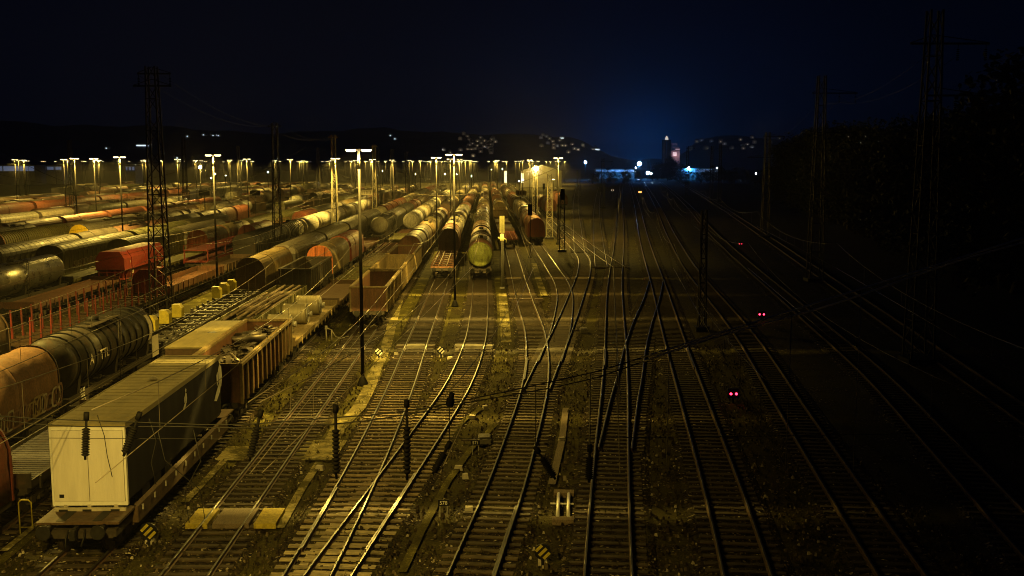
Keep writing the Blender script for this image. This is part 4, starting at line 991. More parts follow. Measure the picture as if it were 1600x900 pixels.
# ------------------------------------------------------------------ lattice masts
def lattice_mb(h, wb, wt, n):
    m = MB(); P = lambda k, i: Vector(((-1, 1, 1, -1)[i] * (wb + (wt - wb) * k / n) / 2, (-1, -1, 1, 1)[i] * (wb + (wt - wb) * k / n) / 2, h * k / n))
    for i in range(4): m.bar(P(0, i), P(n, i), .11)
    for k in range(n):
        for i in range(4):
            j = (i + 1) % 4
            a, b = (P(k, i), P(k + 1, j)) if k % 2 else (P(k, j), P(k + 1, i))
            m.bar(a, b, .055)
            if k % 2 == 0: m.bar(P(k, i), P(k, j), .055)
    return m
def mast(x, y, h, wb, wt, n, label, mat, arms=(), group='lattice masts', name='lattice_mast'):
    t = thing(name, label, 'lattice mast', (x, y, 0), 0, group)
    lattice_mb(h, wb, wt, n).build('lattice', mat, t)
    f = MB(); f.box(-wb / 2 - .25, wb / 2 + .25, -wb / 2 - .25, wb / 2 + .25, -.02, .35); f.build('footing', dark, t)
    for z, x0, x1, drops in arms:
        a = MB(); a.bar((x0, 0, z), (x1, 0, z), .12); a.bar((x0, 0, z + .05), (0, 0, z + .55), .05); a.bar((x1, 0, z + .05), (0, 0, z + .55), .05); a.build('cross_arm', mat, t)
        for d in drops:
            q = MB(); q.tube([(d, 0, z), (d, 0, z - .35)], .02, 5)
            for k in range(6): q.tube([(d, 0, z - .35 - k * .13), (d, 0, z - .42 - k * .13)], [.11, .06], 8)
            q.build('insulator', porcelain, t)
    return t
mast(-29.9, 86.5, 21.2, 1.5, .75, 16, 'biggest dark lattice mast at left, in front of the red hopper', blacklatt, [(20.6, -1.2, 1.6, (-1.1, 1.5)), (19.6, -1.6, 1.6, ())])
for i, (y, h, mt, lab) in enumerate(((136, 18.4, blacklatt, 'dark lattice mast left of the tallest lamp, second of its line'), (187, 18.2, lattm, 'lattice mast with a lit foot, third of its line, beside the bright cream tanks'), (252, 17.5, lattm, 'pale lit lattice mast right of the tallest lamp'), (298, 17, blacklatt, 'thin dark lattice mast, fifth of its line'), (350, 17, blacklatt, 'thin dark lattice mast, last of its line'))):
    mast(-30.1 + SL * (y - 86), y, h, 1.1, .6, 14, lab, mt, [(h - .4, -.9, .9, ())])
for x, y, h, lab in ((-75, 236, 19, 'dark lattice mast behind the big one at the left'), (-92, 215, 18, 'dark lattice mast at the left between two lamps'), (-79.5, 300, 18, 'dark lattice mast in the left field near the yellow floodlight'), (-62, 330, 18, 'dark lattice mast in the left field, mid distance'), (-44, 340, 18, 'dark lattice mast in the far field, left of the tallest lamp')):
    mast(x, y, h, 1.1, .6, 12, lab, blacklatt, (), 'lattice masts')
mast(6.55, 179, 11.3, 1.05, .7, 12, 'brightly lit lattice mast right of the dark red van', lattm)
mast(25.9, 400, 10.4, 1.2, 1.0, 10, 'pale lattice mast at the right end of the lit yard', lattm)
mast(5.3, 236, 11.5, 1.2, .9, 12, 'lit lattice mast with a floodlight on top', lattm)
mast(27.2, 67.5, 23, 1.5, .75, 16, 'tall dark mast with two cross arms at right, nearest of its line', blacklatt, [(20.9, -1.5, 3.6, (1.6, 3.4)), (17.6, -.3, 3.6, (1.6, 3.4))], 'dark line masts at right')
mast(34.2, 115, 22.8, 1.5, .75, 14, 'dark mast with two right-hand cross arms, second of its line', blacklatt, [(20.9, -1, 4, (2.0, 3.8)), (16.6, -.3, 4, (1.8, 3.8))], 'dark line masts at right')
mast(45, 182, 18.6, 1.3, .7, 12, 'dark mast with short cross arms, third of its line', blacklatt, [(17.8, -.8, 3, (2.5,)), (14.2, -3.5, 3.5, ())], 'dark line masts at right')
for u, y, h, lab in ((1110, 360, 19, 'thin dark mast right of the plant, left of a pair'), (1123, 352, 19.5, 'thin dark mast right of the plant, right of a pair'), (1072, 420, 20, 'thin dark mast right of the blue floodlight'), (941, 300, 14.5, 'thin dark mast left of the plant')):
    mast((u - 800) / 1600 * y, y, h, 1.1, .6, 12, lab, blacklatt, [(h - 1, -.6, 3, (2.6,))], 'dark line masts at right')
mast(15.1, 80.5, 9.6, .55, .36, 10, 'low dark lattice mast between the main tracks', blacklatt)
mast(7.5, 153, 8.9, .8, .6, 9, 'dark signal mast by the sharp bend', blacklatt)
m = MB(); m.box(-.3, .3, -.25, .2, 8.0, 9.6); tag(m.build('signal_box_head', blackp, None, (7.5, 152.4, -.2)), 'dark box on the signal mast by the sharp bend', 'signal head')

# ------------------------------------------------------------------ signals, signs, small line-side things
def signal_post(x, y, h, label, headm, hw, hh, pm, extra=False):
    t = thing('railway_signal', label, 'signal', (x, y, 0))
    p = MB(); p.tube([(0, 0, 0), (0, 0, h)], .075, 8); p.box(-.25, .25, -.25, .25, 0, .15); p.build('post', pm, t)
    hd = MB(); hd.box(-hw / 2, hw / 2, -.14, .12, h - hh, h)
    hd.tube([(0, -.14, h - hh), (0, -.14, h)], .04, 5); hd.build('signal_head', headm, t)
    if extra:
        e = MB(); e.box(-.2, .2, -.12, .12, h - hh - .9, h - hh - .15); e.tube([(.2, 0, h - hh - .6), (.45, -.1, h - hh - .75), (.42, -.1, h - hh - 1.05)], .06, 6); e.tube([(-.2, 0, h - hh - .7), (-.4, -.1, h - hh - .5)], .07, 6); e.build('ladder_bracket', headm, t)
        ld = MB(); rod_ladder(ld, .14, .12, .3, h - hh, .34); ld.build('ladder', pm, t)
signal_post(-1.05, 108, 7.7, 'pale yellow signal seen from behind, right of the green tank', plain('signal_back_cream', (.55, .52, .25), .5, 0, .15), .52, 1.75, galv, True)
signal_post(2.55, 144, 7.5, 'black signal in front of the dark red van', blackp, .6, 1.6, dark)
signal_post(8.1, 262, 8, 'small dark signal between the two lit lattice masts', blackp, .6, 1.5, dark)
def dwarf(u, v, label, em, double=True, h=.55, sp=.3, r=.07):
    x, y = ground_at(u, v, h); t = thing('dwarf_signal', label, 'signal light', (x, y, 0), 0, 'lit ground signals')
    b = MB(); b.box(-.32, .32, -.05, .25, h - .25, h + .28); b.box(-.06, .06, .05, .17, 0, h - .25); b.build('housing', blackp, t)
    for s in ((-1, 1) if double else (0,)):
        l = MB(); l.tube([(s * sp / 2, -.09, h), (s * sp / 2, -.055, h)], r, 10); l.build('signal_light', em, t)
    return t
dwarf(1146, 615, 'twin red signal lights, nearest and lowest in the picture', red_em)
dwarf(1190, 491, 'twin red signal lights beyond the nearest pair', red_em, True, .55, .36, .08)
dwarf(1157, 381, 'tiny twin red signal lights, farthest of the three pairs', red_em, True, .6, .4, .05)
dwarf(1000, 300, 'bright amber signal lights on the far main track', amber_em, True, 3.5, .6, .24)
dwarf(957, 297, 'small pale signal light left of the amber one', win_warm, True, 3.5, .6, .12)
def striped_marker(u, v, label, bright, sz=.55):
    x, y = ground_at(u, v, .5); t = thing('striped_marker', label, 'marker board', (x, y, 0), 0, 'striped marker boards')
    b = MB(); pts = [(.5 * sz * math.cos(a), .5 * sz * math.sin(a)) for a in [2 * math.pi * k / 16 for k in range(16)]]
    b.rings([[(px_, q, .5 + pz) for px_, pz in pts] for q in (-.03, .03)], 0, True, False); b.box(-.05, .05, -.02, .06, 0, .3); b.build('disc', blackp, t)
    s = MB()
    for c_ in (-.17, .0, .17):
        hw = sz * .45 * math.sqrt(max(0, 1 - (c_ / (sz * .55)) ** 2)) / 1.42; cx, cz = c_ * .75, .5 - c_ * .75
        s.hexa([(cx + a * .7 + n * .035, q, cz + a * .7 - n * .035) for q in (-.036, -.031) for a, n in ((-hw, -1), (hw, -1), (hw, 1), (-hw, 1))])
    s.build('stripe', bright, t)
    f = MB(); f.box(-.15, .15, .0, .3, 0, .14); f.build('foot', concrete, t)
striped_marker(592, 550, 'black and white striped round marker by the pale path', white)
striped_marker(689, 547, 'black and white striped round marker between two crossing boards', white)
striped_marker(848, 862, 'black and yellow striped round marker at bottom centre', yellow)
striped_marker(232, 830, 'black and yellow striped marker in front of the trailer', yellow, .62)
def number_sign(u, v, txt, label):
    x, y = ground_at(u, v, .55); t = thing('number_sign', label, 'number sign', (x, y, 0), 0)
    b = MB(); b.box(-.2, .2, -.015, .015, .43, .68); b.build('board', blackp, t)
    for s in (-.14, .14):
        l = MB(); l.box(s - .02, s + .02, -.01, .02, 0, .43); l.build('leg', galv, t)
    o = link('lettering', text_mesh(txt, .2, white), t, (0, -.022, .555)); o.rotation_euler = (R(90), 0, 0)
number_sign(693, 786, '578', 'small black number sign reading 578 on two legs')
number_sign(743, 692, '571', 'small black number sign beyond the 578 sign')
def point_motor(u, v, label, big=False):
    x, y = ground_at(u, v, 0); t = thing('point_motor', label, 'point machine', (x, y, 0), .05, 'point machines beside the rails')
    b = MB(); b.box(-.3, .3, -.45, .45, .02, .32); b.box(-.25, .25, -.35, .35, .32, .4); b.build('motor_case', plain('motor_grey_%d' % u, (.10, .09, .075), .7), t)
    r = MB(); r.bar((-.3, .1, .2), (-1.1, .1, .2), .05); r.bar((-.3, -.1, .2), (-1.1, -.1, .2), .05); r.build('throw_rod', wheelm, t)
point_motor(757, 693, 'dark point machine beside the second number sign'); point_motor(912, 520, 'point machine left of the leftmost main track'); point_motor(665, 700, 'point machine beyond the track joining at bottom left') if False else None
def tube_frame():
    x, y = ground_at(880, 800, 0); t = thing('tube_frame', 'frame of two white tubes between brown boxes beside the main track', 'tube frame', (x, y, 0), -.06)
    for s in (-.2, .2):
        m = MB(); m.tube([(s, -1.1, .16), (s, 1.7, .16)], .07, 8); m.build('white_tube', white, t)
    for yy in (-1.25, 1.9):
        m = MB(); m.box(-.4, .4, yy - .22, yy + .22, 0, .2); m.build('end_box', wood, t)
    m = MB(); m.bar((-.5, .5, .16), (.4, .5, .16), .05); m.build('brace', white, t)
tube_frame()
def hoop(u, v, label, w_=.42, h_=1.05):
    x, y = ground_at(u, v, 0); t = MB(); t.tube([(-w_ / 2, 0, 0), (-w_ / 2, 0, h_ - .1), (-w_ / 2 + .1, 0, h_), (w_ / 2 - .1, 0, h_), (w_ / 2, 0, h_ - .1), (w_ / 2, 0, .35), (-w_ / 2, 0, .33)], .03, 6)
    tag(t.build('hoop_rail', yellow, None, (x, y, 0)), label, 'hoop rail')
hoop(42, 838, 'pale yellow hoop rail left of the trailer', .45, 1.35)
def stand_pipe():
    x, y = ground_at(510, 535, 0); t = thing('air_standpipe', 'pale standpipe with a hose by the coil wagon', 'standpipe', (x, y, 0))
    m = MB(); m.tube([(0, 0, 0), (0, 0, 1.15)], .05, 7); m.tube([(.35, .3, 0), (.35, .3, .9)], .05, 7); m.box(-.08, .1, -.08, .1, 1.0, 1.25); m.tube([(0, 0, 1.1), (.35, .3, .9)], .04, 6); m.build('pipe', concrete, t)
    hs = MB(); hs.tube([(.35, .3, .9), (.6, .5, .35), (.9, 1.0, .12), (1.5, 3, .06), (2.3, 6, .06), (2.9, 10, .3), (3.05, 11.2, 1.2)], .035, 6); hs.build('hose', concrete, t)
stand_pipe()
rnd = random.Random(11)
for u, v in ((703, 562), (619, 556), (714, 550), (717, 735), (727, 748), (758, 640), (738, 655), (990, 663), (1005, 675), (878, 690), (733, 800), (500, 735)):
    x, y = ground_at(u, v, 0); m = MB(); a, b_ = rnd.uniform(.12, .22), rnd.uniform(.1, .16); m.hexa([(-a, -b_, 0), (a, -b_, 0), (a, b_, 0), (-a, b_, 0), (-a * .8, -b_ * .8, .2), (a * .8, -b_ * .8, .2), (a * .8, b_ * .8, .2), (-a * .8, b_ * .8, .2)])
    o = m.build('marker_block', concrete, None, (x, y, .02)); o.rotation_euler = (0, 0, rnd.uniform(-.4, .4)); tag(o, 'small pale concrete block lying beside the rails', 'block', 'small concrete blocks beside the rails')
# track-number boards on posts across the yard
def board(u, v, y, m_, label, marks=True):
    x = (u - 800) / 1600 * y; z = CAMZ - (v - 254) * y / 1600; t = thing('track_board', label, 'sign board', (x, y, 0), 0, 'boards hung across the yard')
    b = MB(); b.box(-1.05, 1.05, -.06, .06, z - .5, z + .5); b.build('board', m_, t)
    p = MB(); p.tube([(0, .15, 0), (0, .15, z + .4)], .08, 6); p.build('post', dark, t)
    if marks:
        k = MB()
        for q, hh in ((-.75, .5), (-.5, .6), (-.1, .55), (.2, .5), (.45, .6), (.75, .5)): k.box(q - .05, q + .05, -.068, -.062, z - hh / 2, z + hh / 2); k.box(q - .12, q + .1, -.068, -.063, z + hh / 2 - .09, z + hh / 2) if hh > .5 else None
        k.build('marking', dark, t)
board(814, 301, 200, signcream, 'cream board with dark marks left of the lit lattice masts'); board(574, 300, 200, signcream, 'dim cream board with dark marks beside the tallest lamp'); board(321, 301, 200, blackp, 'dark board left of the lamp by the big mast', False); board(400, 301, 210, blackp, 'dark board left of the second lattice mast', False)

# ------------------------------------------------------------------ overhead line
def sag(a, b, s, n=14):
    a, b = Vector(a), Vector(b); return [a.lerp(b, k / n) - Vector((0, 0, s * 4 * (k / n) * (1 - k / n))) for k in range(n + 1)]
def catenary(xf, y0, y1, label, hc=5.6, hm=7.4, r=.016):
    t = thing('overhead_line', label, 'overhead wire', (xf(y0), y0, 0), 0, 'overhead lines'); o = Vector((xf(y0), y0, 0)); span = 50.0
    c_ = MB(); me = MB(); d = MB(); y = y0; side_ = 1
    while y < y1:
        a, b = (xf(y) + .2 * side_, y, hc), (xf(y + span) - .2 * side_, y + span, hc)
        c_.tube([Vector(p) - o for p in (a, b)], r, 4)
        a2, b2 = (a[0], a[1], hm), (b[0], b[1], hm); sg = sag(a2, b2, 1.1, 10); me.tube([p - o for p in sg], r, 4)
        for p in sg[1:-1]: me.tube([p - o, Vector((a[0] + (b[0] - a[0]) * (p.y - y) / span, p.y, hc)) - o], r * .6, 3, 0, False)
        y += span; side_ = -side_
    c_.build('contact_wire', wirem, t); me.build('messenger_wire', wirem, t)
for k, lab, s0 in (('A00', 'overhead wires above the black ribbed tank', 24), ('A0', 'overhead wires above the timber wagon', 24), ('A', 'overhead wires above the white trailer and scrap wagon', 24), ('C', 'overhead wires above the red stake wagon', 30), ('F', 'overhead wires above the olive bogie vans', 60), ('I', 'overhead wires above the ribbed hood wagon', 60)):
    catenary(lin(ROWS[k]), s0, 280, lab)
catenary(lin(-11.9), 24, 230, 'overhead wires above the rusty open wagons')
for pts, lab in ((t2, 'overhead wires above the red skeleton flat'), (t3, 'overhead wires above the green tank'), (t4, 'overhead wires above the long bend'), (t7, 'overhead wires above the leftmost main track'), (t8, 'overhead wires above the second main track'), (t9, 'overhead wires above the main track by the red lights'), (t10, 'overhead wires above the darkest main track')):
    catenary(polyx([(p.x, p.y) for p in pts]), 24.8, 225, lab)
def head_span():
    Y = 25.0; pts = [(-40, 12.5), (-22, 8.2), (-12.5, 6.95), (-7, 6.75), (-2.6, 7.1), (0, 7.65), (2.2, 8.15), (4.7, 8.95), (8.6, 10.2), (12.5, 11.45), (20, 14), (27, 17)]
    f = polyx([(z, x) for x, z in pts])
    t = thing('head_span', 'twin cross-span wires strung across all near tracks with hanging insulators', 'span wire', (0, Y, 0))
    for i, dz, xa, mt in ((0, 0, -40, dark), (1, -.14, -40, dark), (0, 0, 3.2, white), (1, -.14, 3.2, white)):  # dark left, white right: the wire's lit stretch is put into its colour
        xe = 3.2 if mt is dark else 27
        m = MB(); xs = [xa + (xe - xa) * k / 40 for k in range(41)]; m.tube([(x, .1 * i, f(x) + dz - .05 * i * math.sin(x)) for x in xs], .015 if mt is dark else .026, 4); m.build('span_wire', mt, t)
    m = MB(); m.tube([(x, .2, 6.35 + .002 * (x + 5) ** 2 * .3) for x in range(-40, 28, 2)], .008, 4); m.build('steady_wire', dark, t)
    def ins(x0, z0, x1, z1, n=11, r=.105):
        q = MB(); a, b = Vector((x0, 0, z0)), Vector((x1, 0, z1)); L = (b - a).length
        q.tube([a, b], .034, 6); d = (b - a) / L
        q.tube([a - d * .03, a + d * .16], .07, 7)
        for k in range(n):
            p = a + d * (L * .32 + L * .6 * k / n); q.tube([p, p + d * .03, p + d * (L * .05)], [.05, r, .06], 10)
        q.build('insulator', porcelain, t)
    for u, v0, u1, v1 in ((120, 652, 114, 728), (205, 652, 176, 722), (399, 648, 378, 730), (518, 640, 517, 760), (632, 632, 631, 762), (704, 620, 700, 640), (700, 700, 672, 752), (838, 708, 870, 760), (925, 705, 924, 765)):
        x0, x1 = (u - 800) * Y / 1600, (u1 - 800) * Y / 1600; z0, z1 = CAMZ - (v0 - 254) * Y / 1600, CAMZ - (v1 - 254) * Y / 1600
        ins(x0, z0, x1, z1)
        if f(x0) - z0 > .15: q = MB(); q.tube([(x0, 0, z0), (x0, 0, f(x0))], .012, 4); q.build('hanger', dark, t)
    for x in (8.6, 6.9, 3.9, -4.4, -2.6, 1.95):
        q = MB(); q.tube([(x, 0, f(x)), (x - .02, 0, 5.6)], .012, 4); q.build('dropper', galv, t)
    # slack feeder cables looping down in front of the trailer
    s = MB()
    for x0, z0, x1, z1 in ((-9.1, 6.9, -9.0, 5.2), (-8.9, 6.6, -7.8, 4.3), (-10.4, 7.0, -10.1, 5.4), (-8.0, 6.6, -8.2, 4.2)):
        s.tube([(x0, .1, z0), (x0 + .15, .1, (z0 * 2 + z1) / 3), (x1 - .1, .1, (z0 + 2 * z1) / 3), (x1, .1, z1)], .011, 4)
    s.build('feeder_cable', dark, t)
head_span()
for (a, b, lab) in (((27.6, 67.5, 20), (34.6, 115, 20), 'line wires between the two nearest dark masts at right'), ((35, 115, 20), (45.5, 182, 17), 'line wires between the second and third dark masts at right'), ((-29.9, 86.5, 20.4), (-31.2, 136, 18), 'line wires between the two dark masts at left'), ((-31.2, 136, 18), (-32.3, 187, 18), 'line wires between second and third lattice mast at left')):
    m = MB()
    for dx in (-1, 1): m.tube(sag((a[0] + dx, a[1], a[2]), (b[0] + dx, b[1], b[2]), 1.2), .014, 4)
    tag(m.build('line_wire', dark), lab, 'line wire')
# light grey cross spans farther back in the yard
for i, (y, x0, x1, z0, zm) in enumerate(((150, -75, -30, 15.5, 8.2), (214, -118, -60, 15, 8.5), (160, -30, 8, 13, 8.2), (260, -34, 7, 13, 8.4), (262, 6, 26, 12.5, 8.2))):
    m = MB(); m.tube([(x0 + (x1 - x0) * k / 20, y, zm + (z0 - zm) * (abs(k / 10 - 1)) ** 2) for k in range(21)], .03, 4)
    tag(m.build('cross_span_wire', wirem), ('sagging cross-span wire left of the big lattice mast', 'sagging cross-span wire at the far left', 'cross-span wire above the green tank row', 'far cross-span wire ending at the lit mast with floodlight', 'cross-span wire right of the lit lattice masts')[i], 'span wire')

# ------------------------------------------------------------------ floodlights, hall, plant
def flood(u, v, y, label, em, r, power, col, h=None):
    x = (u - 800) / 1600 * y; z = CAMZ - (v - 254) * y / 1600; t = thing('floodlight_mast', label, 'floodlight', (x, y, 0), 0, 'bright floodlights')
    p = MB(); p.tube([(0, 0, 0), (0, 0, z)], [.18, .1], 6); p.build('pole', dark, t)
    hd = MB(); hd.box(-r * .8, r * .8, .03, .4, z - r * .6, z + r * .6); hd.build('lamp_head', dark, t)
    g_ = MB(); g_.tube([(0, 0, z), (0, .03, z)], r, 12); g_.build('lens', em, t)
    if power:
        l = bpy.data.lights.new('floodlight', 'POINT'); l.energy = power; l.color = col; l.shadow_soft_size = r
        link('bulb', l, t, (0, -.3, z))
BL = (.03, .30, 1.0)
flood(914, 253.5, 820, 'blue-white floodlight right of the yard lamps', flood_em, 1.0, 22000, BL)
flood(997.5, 256, 840, 'brightest blue-white floodlight left of the plant', flood_em, 1.5, 80000, BL)
flood(1011, 270, 700, 'low blue-white floodlight under the bright one', flood_em, 1.0, 5000, BL)
flood(992, 262, 800, 'small pale lamp beside the brightest floodlight', flood_em, .5, 0, BL)
flood(1016, 271, 720, 'small lamp right of the low floodlight', flood_em, .6, 0, BL)
flood(1074, 263, 800, 'blue-white floodlight right of the plant', flood_em, 1.1, 40000, BL)
flood(1118, 262, 780, 'tiny white lamp right of the plant', flood_em, .4, 0, BL)
flood(1179, 271, 560, 'tiny white lamp in the dark wood at right', flood_em, .3, 0, BL)
flood(316, 261, 300, 'yellow floodlight left of the lamp by the big mast', warmflood_em, .45, 8000, LAMPCOL)
flood(837, 263, 234, 'yellow floodlight on top of the lit lattice mast', warmflood_em, .5, 22000, LAMPCOL)
for u, v, y in ((768, 265, 480), (785, 264, 500), (696, 272, 400), (714, 272, 390), (737, 275, 380), (650, 272, 400), (355, 274, 360), (339, 272, 330), (333, 278, 320), (421, 269, 380), (599, 267, 420), (864, 280, 360), (811, 283, 370), (817, 281, 380)):
    flood(u, v, y, 'tiny white work lamp among the far wagons', flood_em if u % 2 else warmflood_em, .14, 0, BL)
def hall():
    y = 560; t = thing('shed', 'pale gabled hall lit by lamps at the far end of the yard', 'hall', (16, y, 0))
    m = MB(); m.prism([(-11, 0), (11, 0), (11, 8.8), (0, 12.0), (-11, 8.8)], 0, 30); m.build('wall', facade, t)
    r = MB()
    for s in (-1, 1): r.hexa([(s * 11.6, -.5, 8.62), (s * 11.6, 30.5, 8.62), (0, 30.5, 12.0), (0, -.5, 12.0), (s * 11.6, -.5, 8.92), (s * 11.6, 30.5, 8.92), (0, 30.5, 12.3), (0, -.5, 12.3)][::1 if s > 0 else 1])
    r.build('roof', dark, t)
    d = MB(); d.box(-3, 3, -.1, .05, 0, 5); d.build('door', concrete, t)
    l = bpy.data.lights.new('hall_lamp', 'POINT'); l.energy = 5000; l.color = LAMPCOL; l.shadow_soft_size = .4; link('bulb', l, t, (-3, -8, 11))
    lm = MB(); lm.box(-3.3, -2.7, -1.2, 0, 10.0, 10.3); lm.build('wall_lamp', warmflood_em, t)
hall()
for u, y, hgt, lab in ((790, 560, 9, 'bright lit pillar left of the hall, left one'), (816, 555, 8, 'bright lit pillar left of the hall, right one')):
    x = (u - 800) / 1600 * y; t = thing('gate_pillar', lab, 'pillar', (x, y, 0)); m = MB(); m.box(-.8, .8, -.6, .6, 0, hgt); m.build('shaft', facade, t); q = MB(); q.box(-.6, .6, -.72, -.62, 2.5, hgt - .5); q.build('light_panel', pane_warm, t)  # added glowing face stands in for light falling on the pillar
def plant():
    y = 900; k = y / 1600; X = lambda u: (u - 800) * k; Z = lambda v: CAMZ - (v - 254) * k
    t = thing('industrial_plant', 'tall silo tower with rose-lit block at the far right of the yard', 'plant', (X(1042), y, 0))
    o = X(1042)
    s = MB()
    for u in (1035.5, 1042.5): s.tube([(X(u) - o, 0, 0), (X(u) - o, 0, Z(219))], 1.9, 16)
    s.build('silo', dark, t)
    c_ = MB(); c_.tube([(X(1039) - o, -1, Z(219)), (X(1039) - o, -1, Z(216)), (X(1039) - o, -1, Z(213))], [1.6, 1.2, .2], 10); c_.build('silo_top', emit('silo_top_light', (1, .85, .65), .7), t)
    b = MB(); b.box(X(1047) - o, X(1060) - o, 0, 8, 0, Z(230)); b.box(X(1047) - o, X(1056) - o, 1, 7, Z(230), Z(224)); b.build('tower', pinkwall, t)
    w_ = MB(); w_.box(X(1049) - o, X(1055) - o, -.4, -.1, Z(244), Z(238)); w_.box(X(1053) - o, X(1060) - o, -.3, -.1, Z(234), Z(233)); w_.build('lit_window', emit('rose_lit_panel', (1, .6, .62), .5), t)
    r = MB(); r.box(X(1046) - o, X(1061) - o, -1.5, 0, Z(235.5), Z(235)); r.build('gallery', dark, t)
    lw = MB(); lw.box(X(960) - o, X(1030) - o, 2, 14, 0, Z(266)); lw.box(X(1018) - o, X(1034) - o, 1, 3, Z(262), Z(258)); lw.build('low_building', dark, t)
    ch = MB(); ch.tube([(X(1012) - o, 0, 0), (X(1012) - o, 0, Z(252))], [1.5, 1.2], 10); ch.build('chimney', dark, t)
    for v, pw, u in ((243, 500, 1054), (236, 120, 1033)):
        l = bpy.data.lights.new('plant_lamp', 'POINT'); l.energy = pw; l.color = (1, .75, .75); l.shadow_soft_size = .3; link('bulb', l, t, (X(u) - o, -4.5, Z(v)))
plant()
def long_building(u0, u1, v0, v1, y, label, em):
    k = y / 1600; xm = ((u0 + u1) / 2 - 800) * k; t = thing('warehouse', label, 'building', (xm, y, 0)); hw = (u1 - u0) * k / 2; z1 = CAMZ - (v0 - 254) * k
    m = MB(); m.box(-hw, hw, 0, 14, 0, z1); m.build('wall', facade, t)
    r = MB(); r.box(-hw - .4, hw + .4, -.4, 14.4, z1, z1 + .5); r.build('roof', dark, t)
    zb = max(.5, CAMZ - (v1 - 254) * k); n = max(3, int(hw / 4))
    for i in range(n):
        g_ = MB(); a = -hw + 2 * hw * i / n; g_.box(a + .3, a + 2 * hw / n - .5 * random.random() - .3, -.12, -.05, zb, z1 - .6); g_.build('window', em, t)
long_building(-40, 60, 258, 267, 620, 'long low bluish lit building at the far left', pane_cool); long_building(66, 102, 259, 265, 640, 'shorter bluish building right of the long one', pane_cool); long_building(1062, 1120, 263, 268, 800, 'low building with blue lit front right of the plant', pane_cool); long_building(200, 215, 259, 266, 640, 'small bluish building left of the big mast', pane_cool); long_building(930, 990, 264, 268, 860, 'low building with pale windows left of the plant', pane_cool)

# ------------------------------------------------------------------ hillside town
hb = MB(); hb.box(-5, 5, 0, 9, -3, 6); HW = hb.mesh('wall', facade)
hr = MB(); hr.rings([[(-5.5, yy, 6), (5.5, yy, 6), (0, yy, 9.5)] for yy in (-.5, 9.5)], 0, True, False); HR = hr.mesh('roof', rooftile)
hw_ = {}
def town_light(u, v, em, sx=1.0, sz=1.0, wide=False):
    x0 = (u - 800) / 1600; best = None; y = 1950
    while y < 2990:
        z = CAMZ - (v - 254) * y / 1600
        if hill_z(x0 * y, y) >= z - 4: break
        y += 8
    else: return
    z = hill_z(x0 * y, y)
    t = thing('hillside_house', 'tiny lit house on the dark hillside' if not wide else 'wide lit building on the dark hillside', 'house', (x0 * y, y, z), 0, 'lit houses on the hillside')
    a = link('wall', HW, t); b = link('roof', HR, t)
    if wide: a.scale = (wide, 1, 1); b.scale = (wide, 1, 1)
    key = (em.name, sx, sz)
    if key not in hw_:
        m = MB(); m.box(-sx, sx, -.3, -.05, 2.4 - sz, 2.4 + sz); hw_[key] = m.mesh('lit_window', em)
    link('lit_window', hw_[key], a if not wide else t)
rnd = random.Random(21)
for k in range(48):
    u, v = rnd.gauss(752, 19), rnd.gauss(224, 8)
    if 205 < v < 247: town_light(u, v, win_warm, rnd.choice((.35, .6, 1.0)), rnd.choice((.4, .8)))
for k in range(14): town_light(rnd.uniform(843, 886), rnd.uniform(209, 232), win_warm if k % 4 else win_cool, rnd.choice((.4, .8)), .6)
for k in range(24): town_light(rnd.uniform(1062, 1215), rnd.uniform(213, 232), win_warm if k % 3 else win_cool, rnd.choice((.4, .8)), .6)
for k in range(8): town_light(rnd.uniform(880, 935), rnd.uniform(225, 240), win_warm, .8, .8)
for u, v in ((323, 211), (336, 211), (338, 212), (343, 211), (346, 212), (298, 213), (279, 245), (281, 246), (612, 212), (619, 217), (172, 231)): town_light(u, v, win_cool, 1.3, 1.1)
town_light(228, 227, win_cool, 14, 1.4, 3.2); town_light(930, 233, win_cool, 9, 1.5, 2); town_light(877, 216, win_cool, 5, 1.8, 1.4); town_light(1078, 226, win_warm, 3, 1.3)

# ------------------------------------------------------------------ trees
def tree_mesh(seed):
    rnd = random.Random(seed); tr = MB(); cr = MB()
    tr.tube([(0, 0, 0), (.05, .02, .25), (0, .03, .6)], [.028, .02, .009], 7)
    tips = []
    for k in range(11):
        a = rnd.uniform(0, 6.3); z0 = rnd.uniform(.22, .6); l = rnd.uniform(.16, .33) * (1.25 - z0); e = Vector((math.cos(a) * l, math.sin(a) * l, z0 + l * rnd.uniform(.4, 1.1)))
        tr.tube([(0, 0, z0), e * .5 + Vector((0, 0, z0 * .5 + .02)), e], [.012, .008, .003], 5); tips.append(e)
    for k in range(9): a = rnd.uniform(0, 6.3); l = rnd.uniform(.08, .3); tips.append(Vector((math.cos(a) * l, math.sin(a) * l, rnd.uniform(.06, .35))))
    tips += [Vector((rnd.uniform(-.1, .1), rnd.uniform(-.1, .1), rnd.uniform(.6, .92))) for _ in range(7)]
    for tp in tips:
        rr = rnd.uniform(.07, .15)
        for j in range(95):
            d = Vector((rnd.gauss(0, 1), rnd.gauss(0, 1), rnd.gauss(0, .8))); d = d / d.length * rr * rnd.random() ** .45; p = tp + d
            a = Vector((rnd.uniform(-1, 1), rnd.uniform(-1, 1), rnd.uniform(-1, 1))).normalized(); b = a.cross(Vector((rnd.uniform(-1, 1), rnd.uniform(-1, 1), 1))).normalized(); s = rnd.uniform(.010, .022)
            cr.face([p - a * s, p + b * s * .6, p + a * s, p - b * s * .6])
    return tr.mesh('trunk', bark), cr.mesh('crown', leaf)
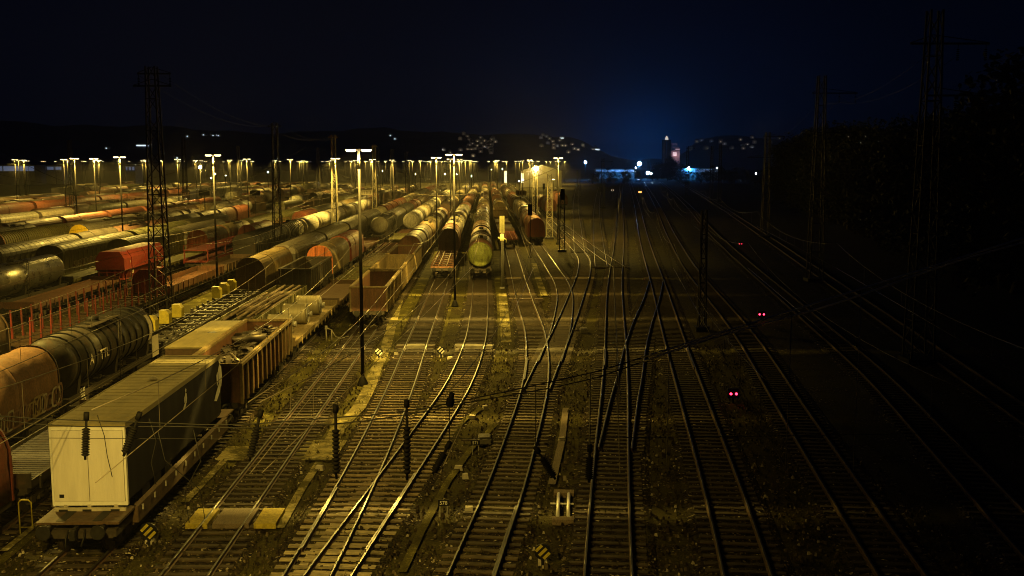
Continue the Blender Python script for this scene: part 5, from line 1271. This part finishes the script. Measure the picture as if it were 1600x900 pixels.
TREES = [tree_mesh(s) for s in (1, 2, 3, 4)]
def tree(x, y, h_, label, group, i):
    t = thing('broadleaf_tree', label, 'tree', (x, y, 0), i * 1.3, group); t.scale = (h_ * 1.15, h_ * 1.15, h_)
    a, b = TREES[i % 4]; link('trunk', a, t); link('crown', b, t)
rnd = random.Random(31)
for i in range(34):
    s = i / 33; y = 88 + 250 * s; hh = (24 if y < 112 else 21 if y < 135 else 19) + rnd.uniform(-1.5, 1.8) + (3 if y > 250 else 0)
    for row in (0, 1):
        tree(50 + 41 * s + row * (6 + 4 * s) + rnd.uniform(-1.5, 1.5), y + rnd.uniform(-3, 3), hh * (1 if not row else 1.06), 'black tree in the dark wood right of the tracks', 'trees of the dark wood at right', i * 2 + row)
for i in range(26):
    u = 1062 + i * 7.5 + rnd.uniform(-3, 3); y = rnd.uniform(600, 760); tree((u - 800) / 1600 * y, y, rnd.uniform(7, 12), 'small dark tree on the skyline right of the plant', 'skyline trees right of the plant', i)
for i, u in enumerate((1018, 1026, 1034, 1042, 1049, 1056, 1062, 1068)): tree((u - 800) / 1600 * 760, 760 + (i % 3) * 12, (8, 11, 15, 17, 19, 17, 14, 9)[i] , 'dark tree in the clump below the plant', 'tree clump below the plant', i)
for i in range(10): u = 925 + i * 8; tree((u - 800) / 1600 * 650, 650 + 14 * (i % 3), 7 + (i * 37 % 4), 'low dark tree left of the plant', 'trees left of the plant', i)

# ------------------------------------------------------------------ haze over the yard
HAZE = 0.00016
if HAZE:
    m = bpy.data.materials.new('haze_air'); m.use_nodes = True; nt = m.node_tree; nt.nodes.remove(nt.nodes['Principled BSDF'])
    pv = nt.nodes.new('ShaderNodeVolumePrincipled'); pv.inputs['Density'].default_value = HAZE; pv.inputs['Color'].default_value = (.9, .9, .9, 1); pv.inputs['Anisotropy'].default_value = 0.3
    nt.links.new(pv.outputs[0], nt.nodes['Material Output'].inputs['Volume'])
    hz = MB(); hz.box(-5100, 5100, -210, 6100, -1.5, 104)
    tag(hz.build('haze', m), kind='stuff')
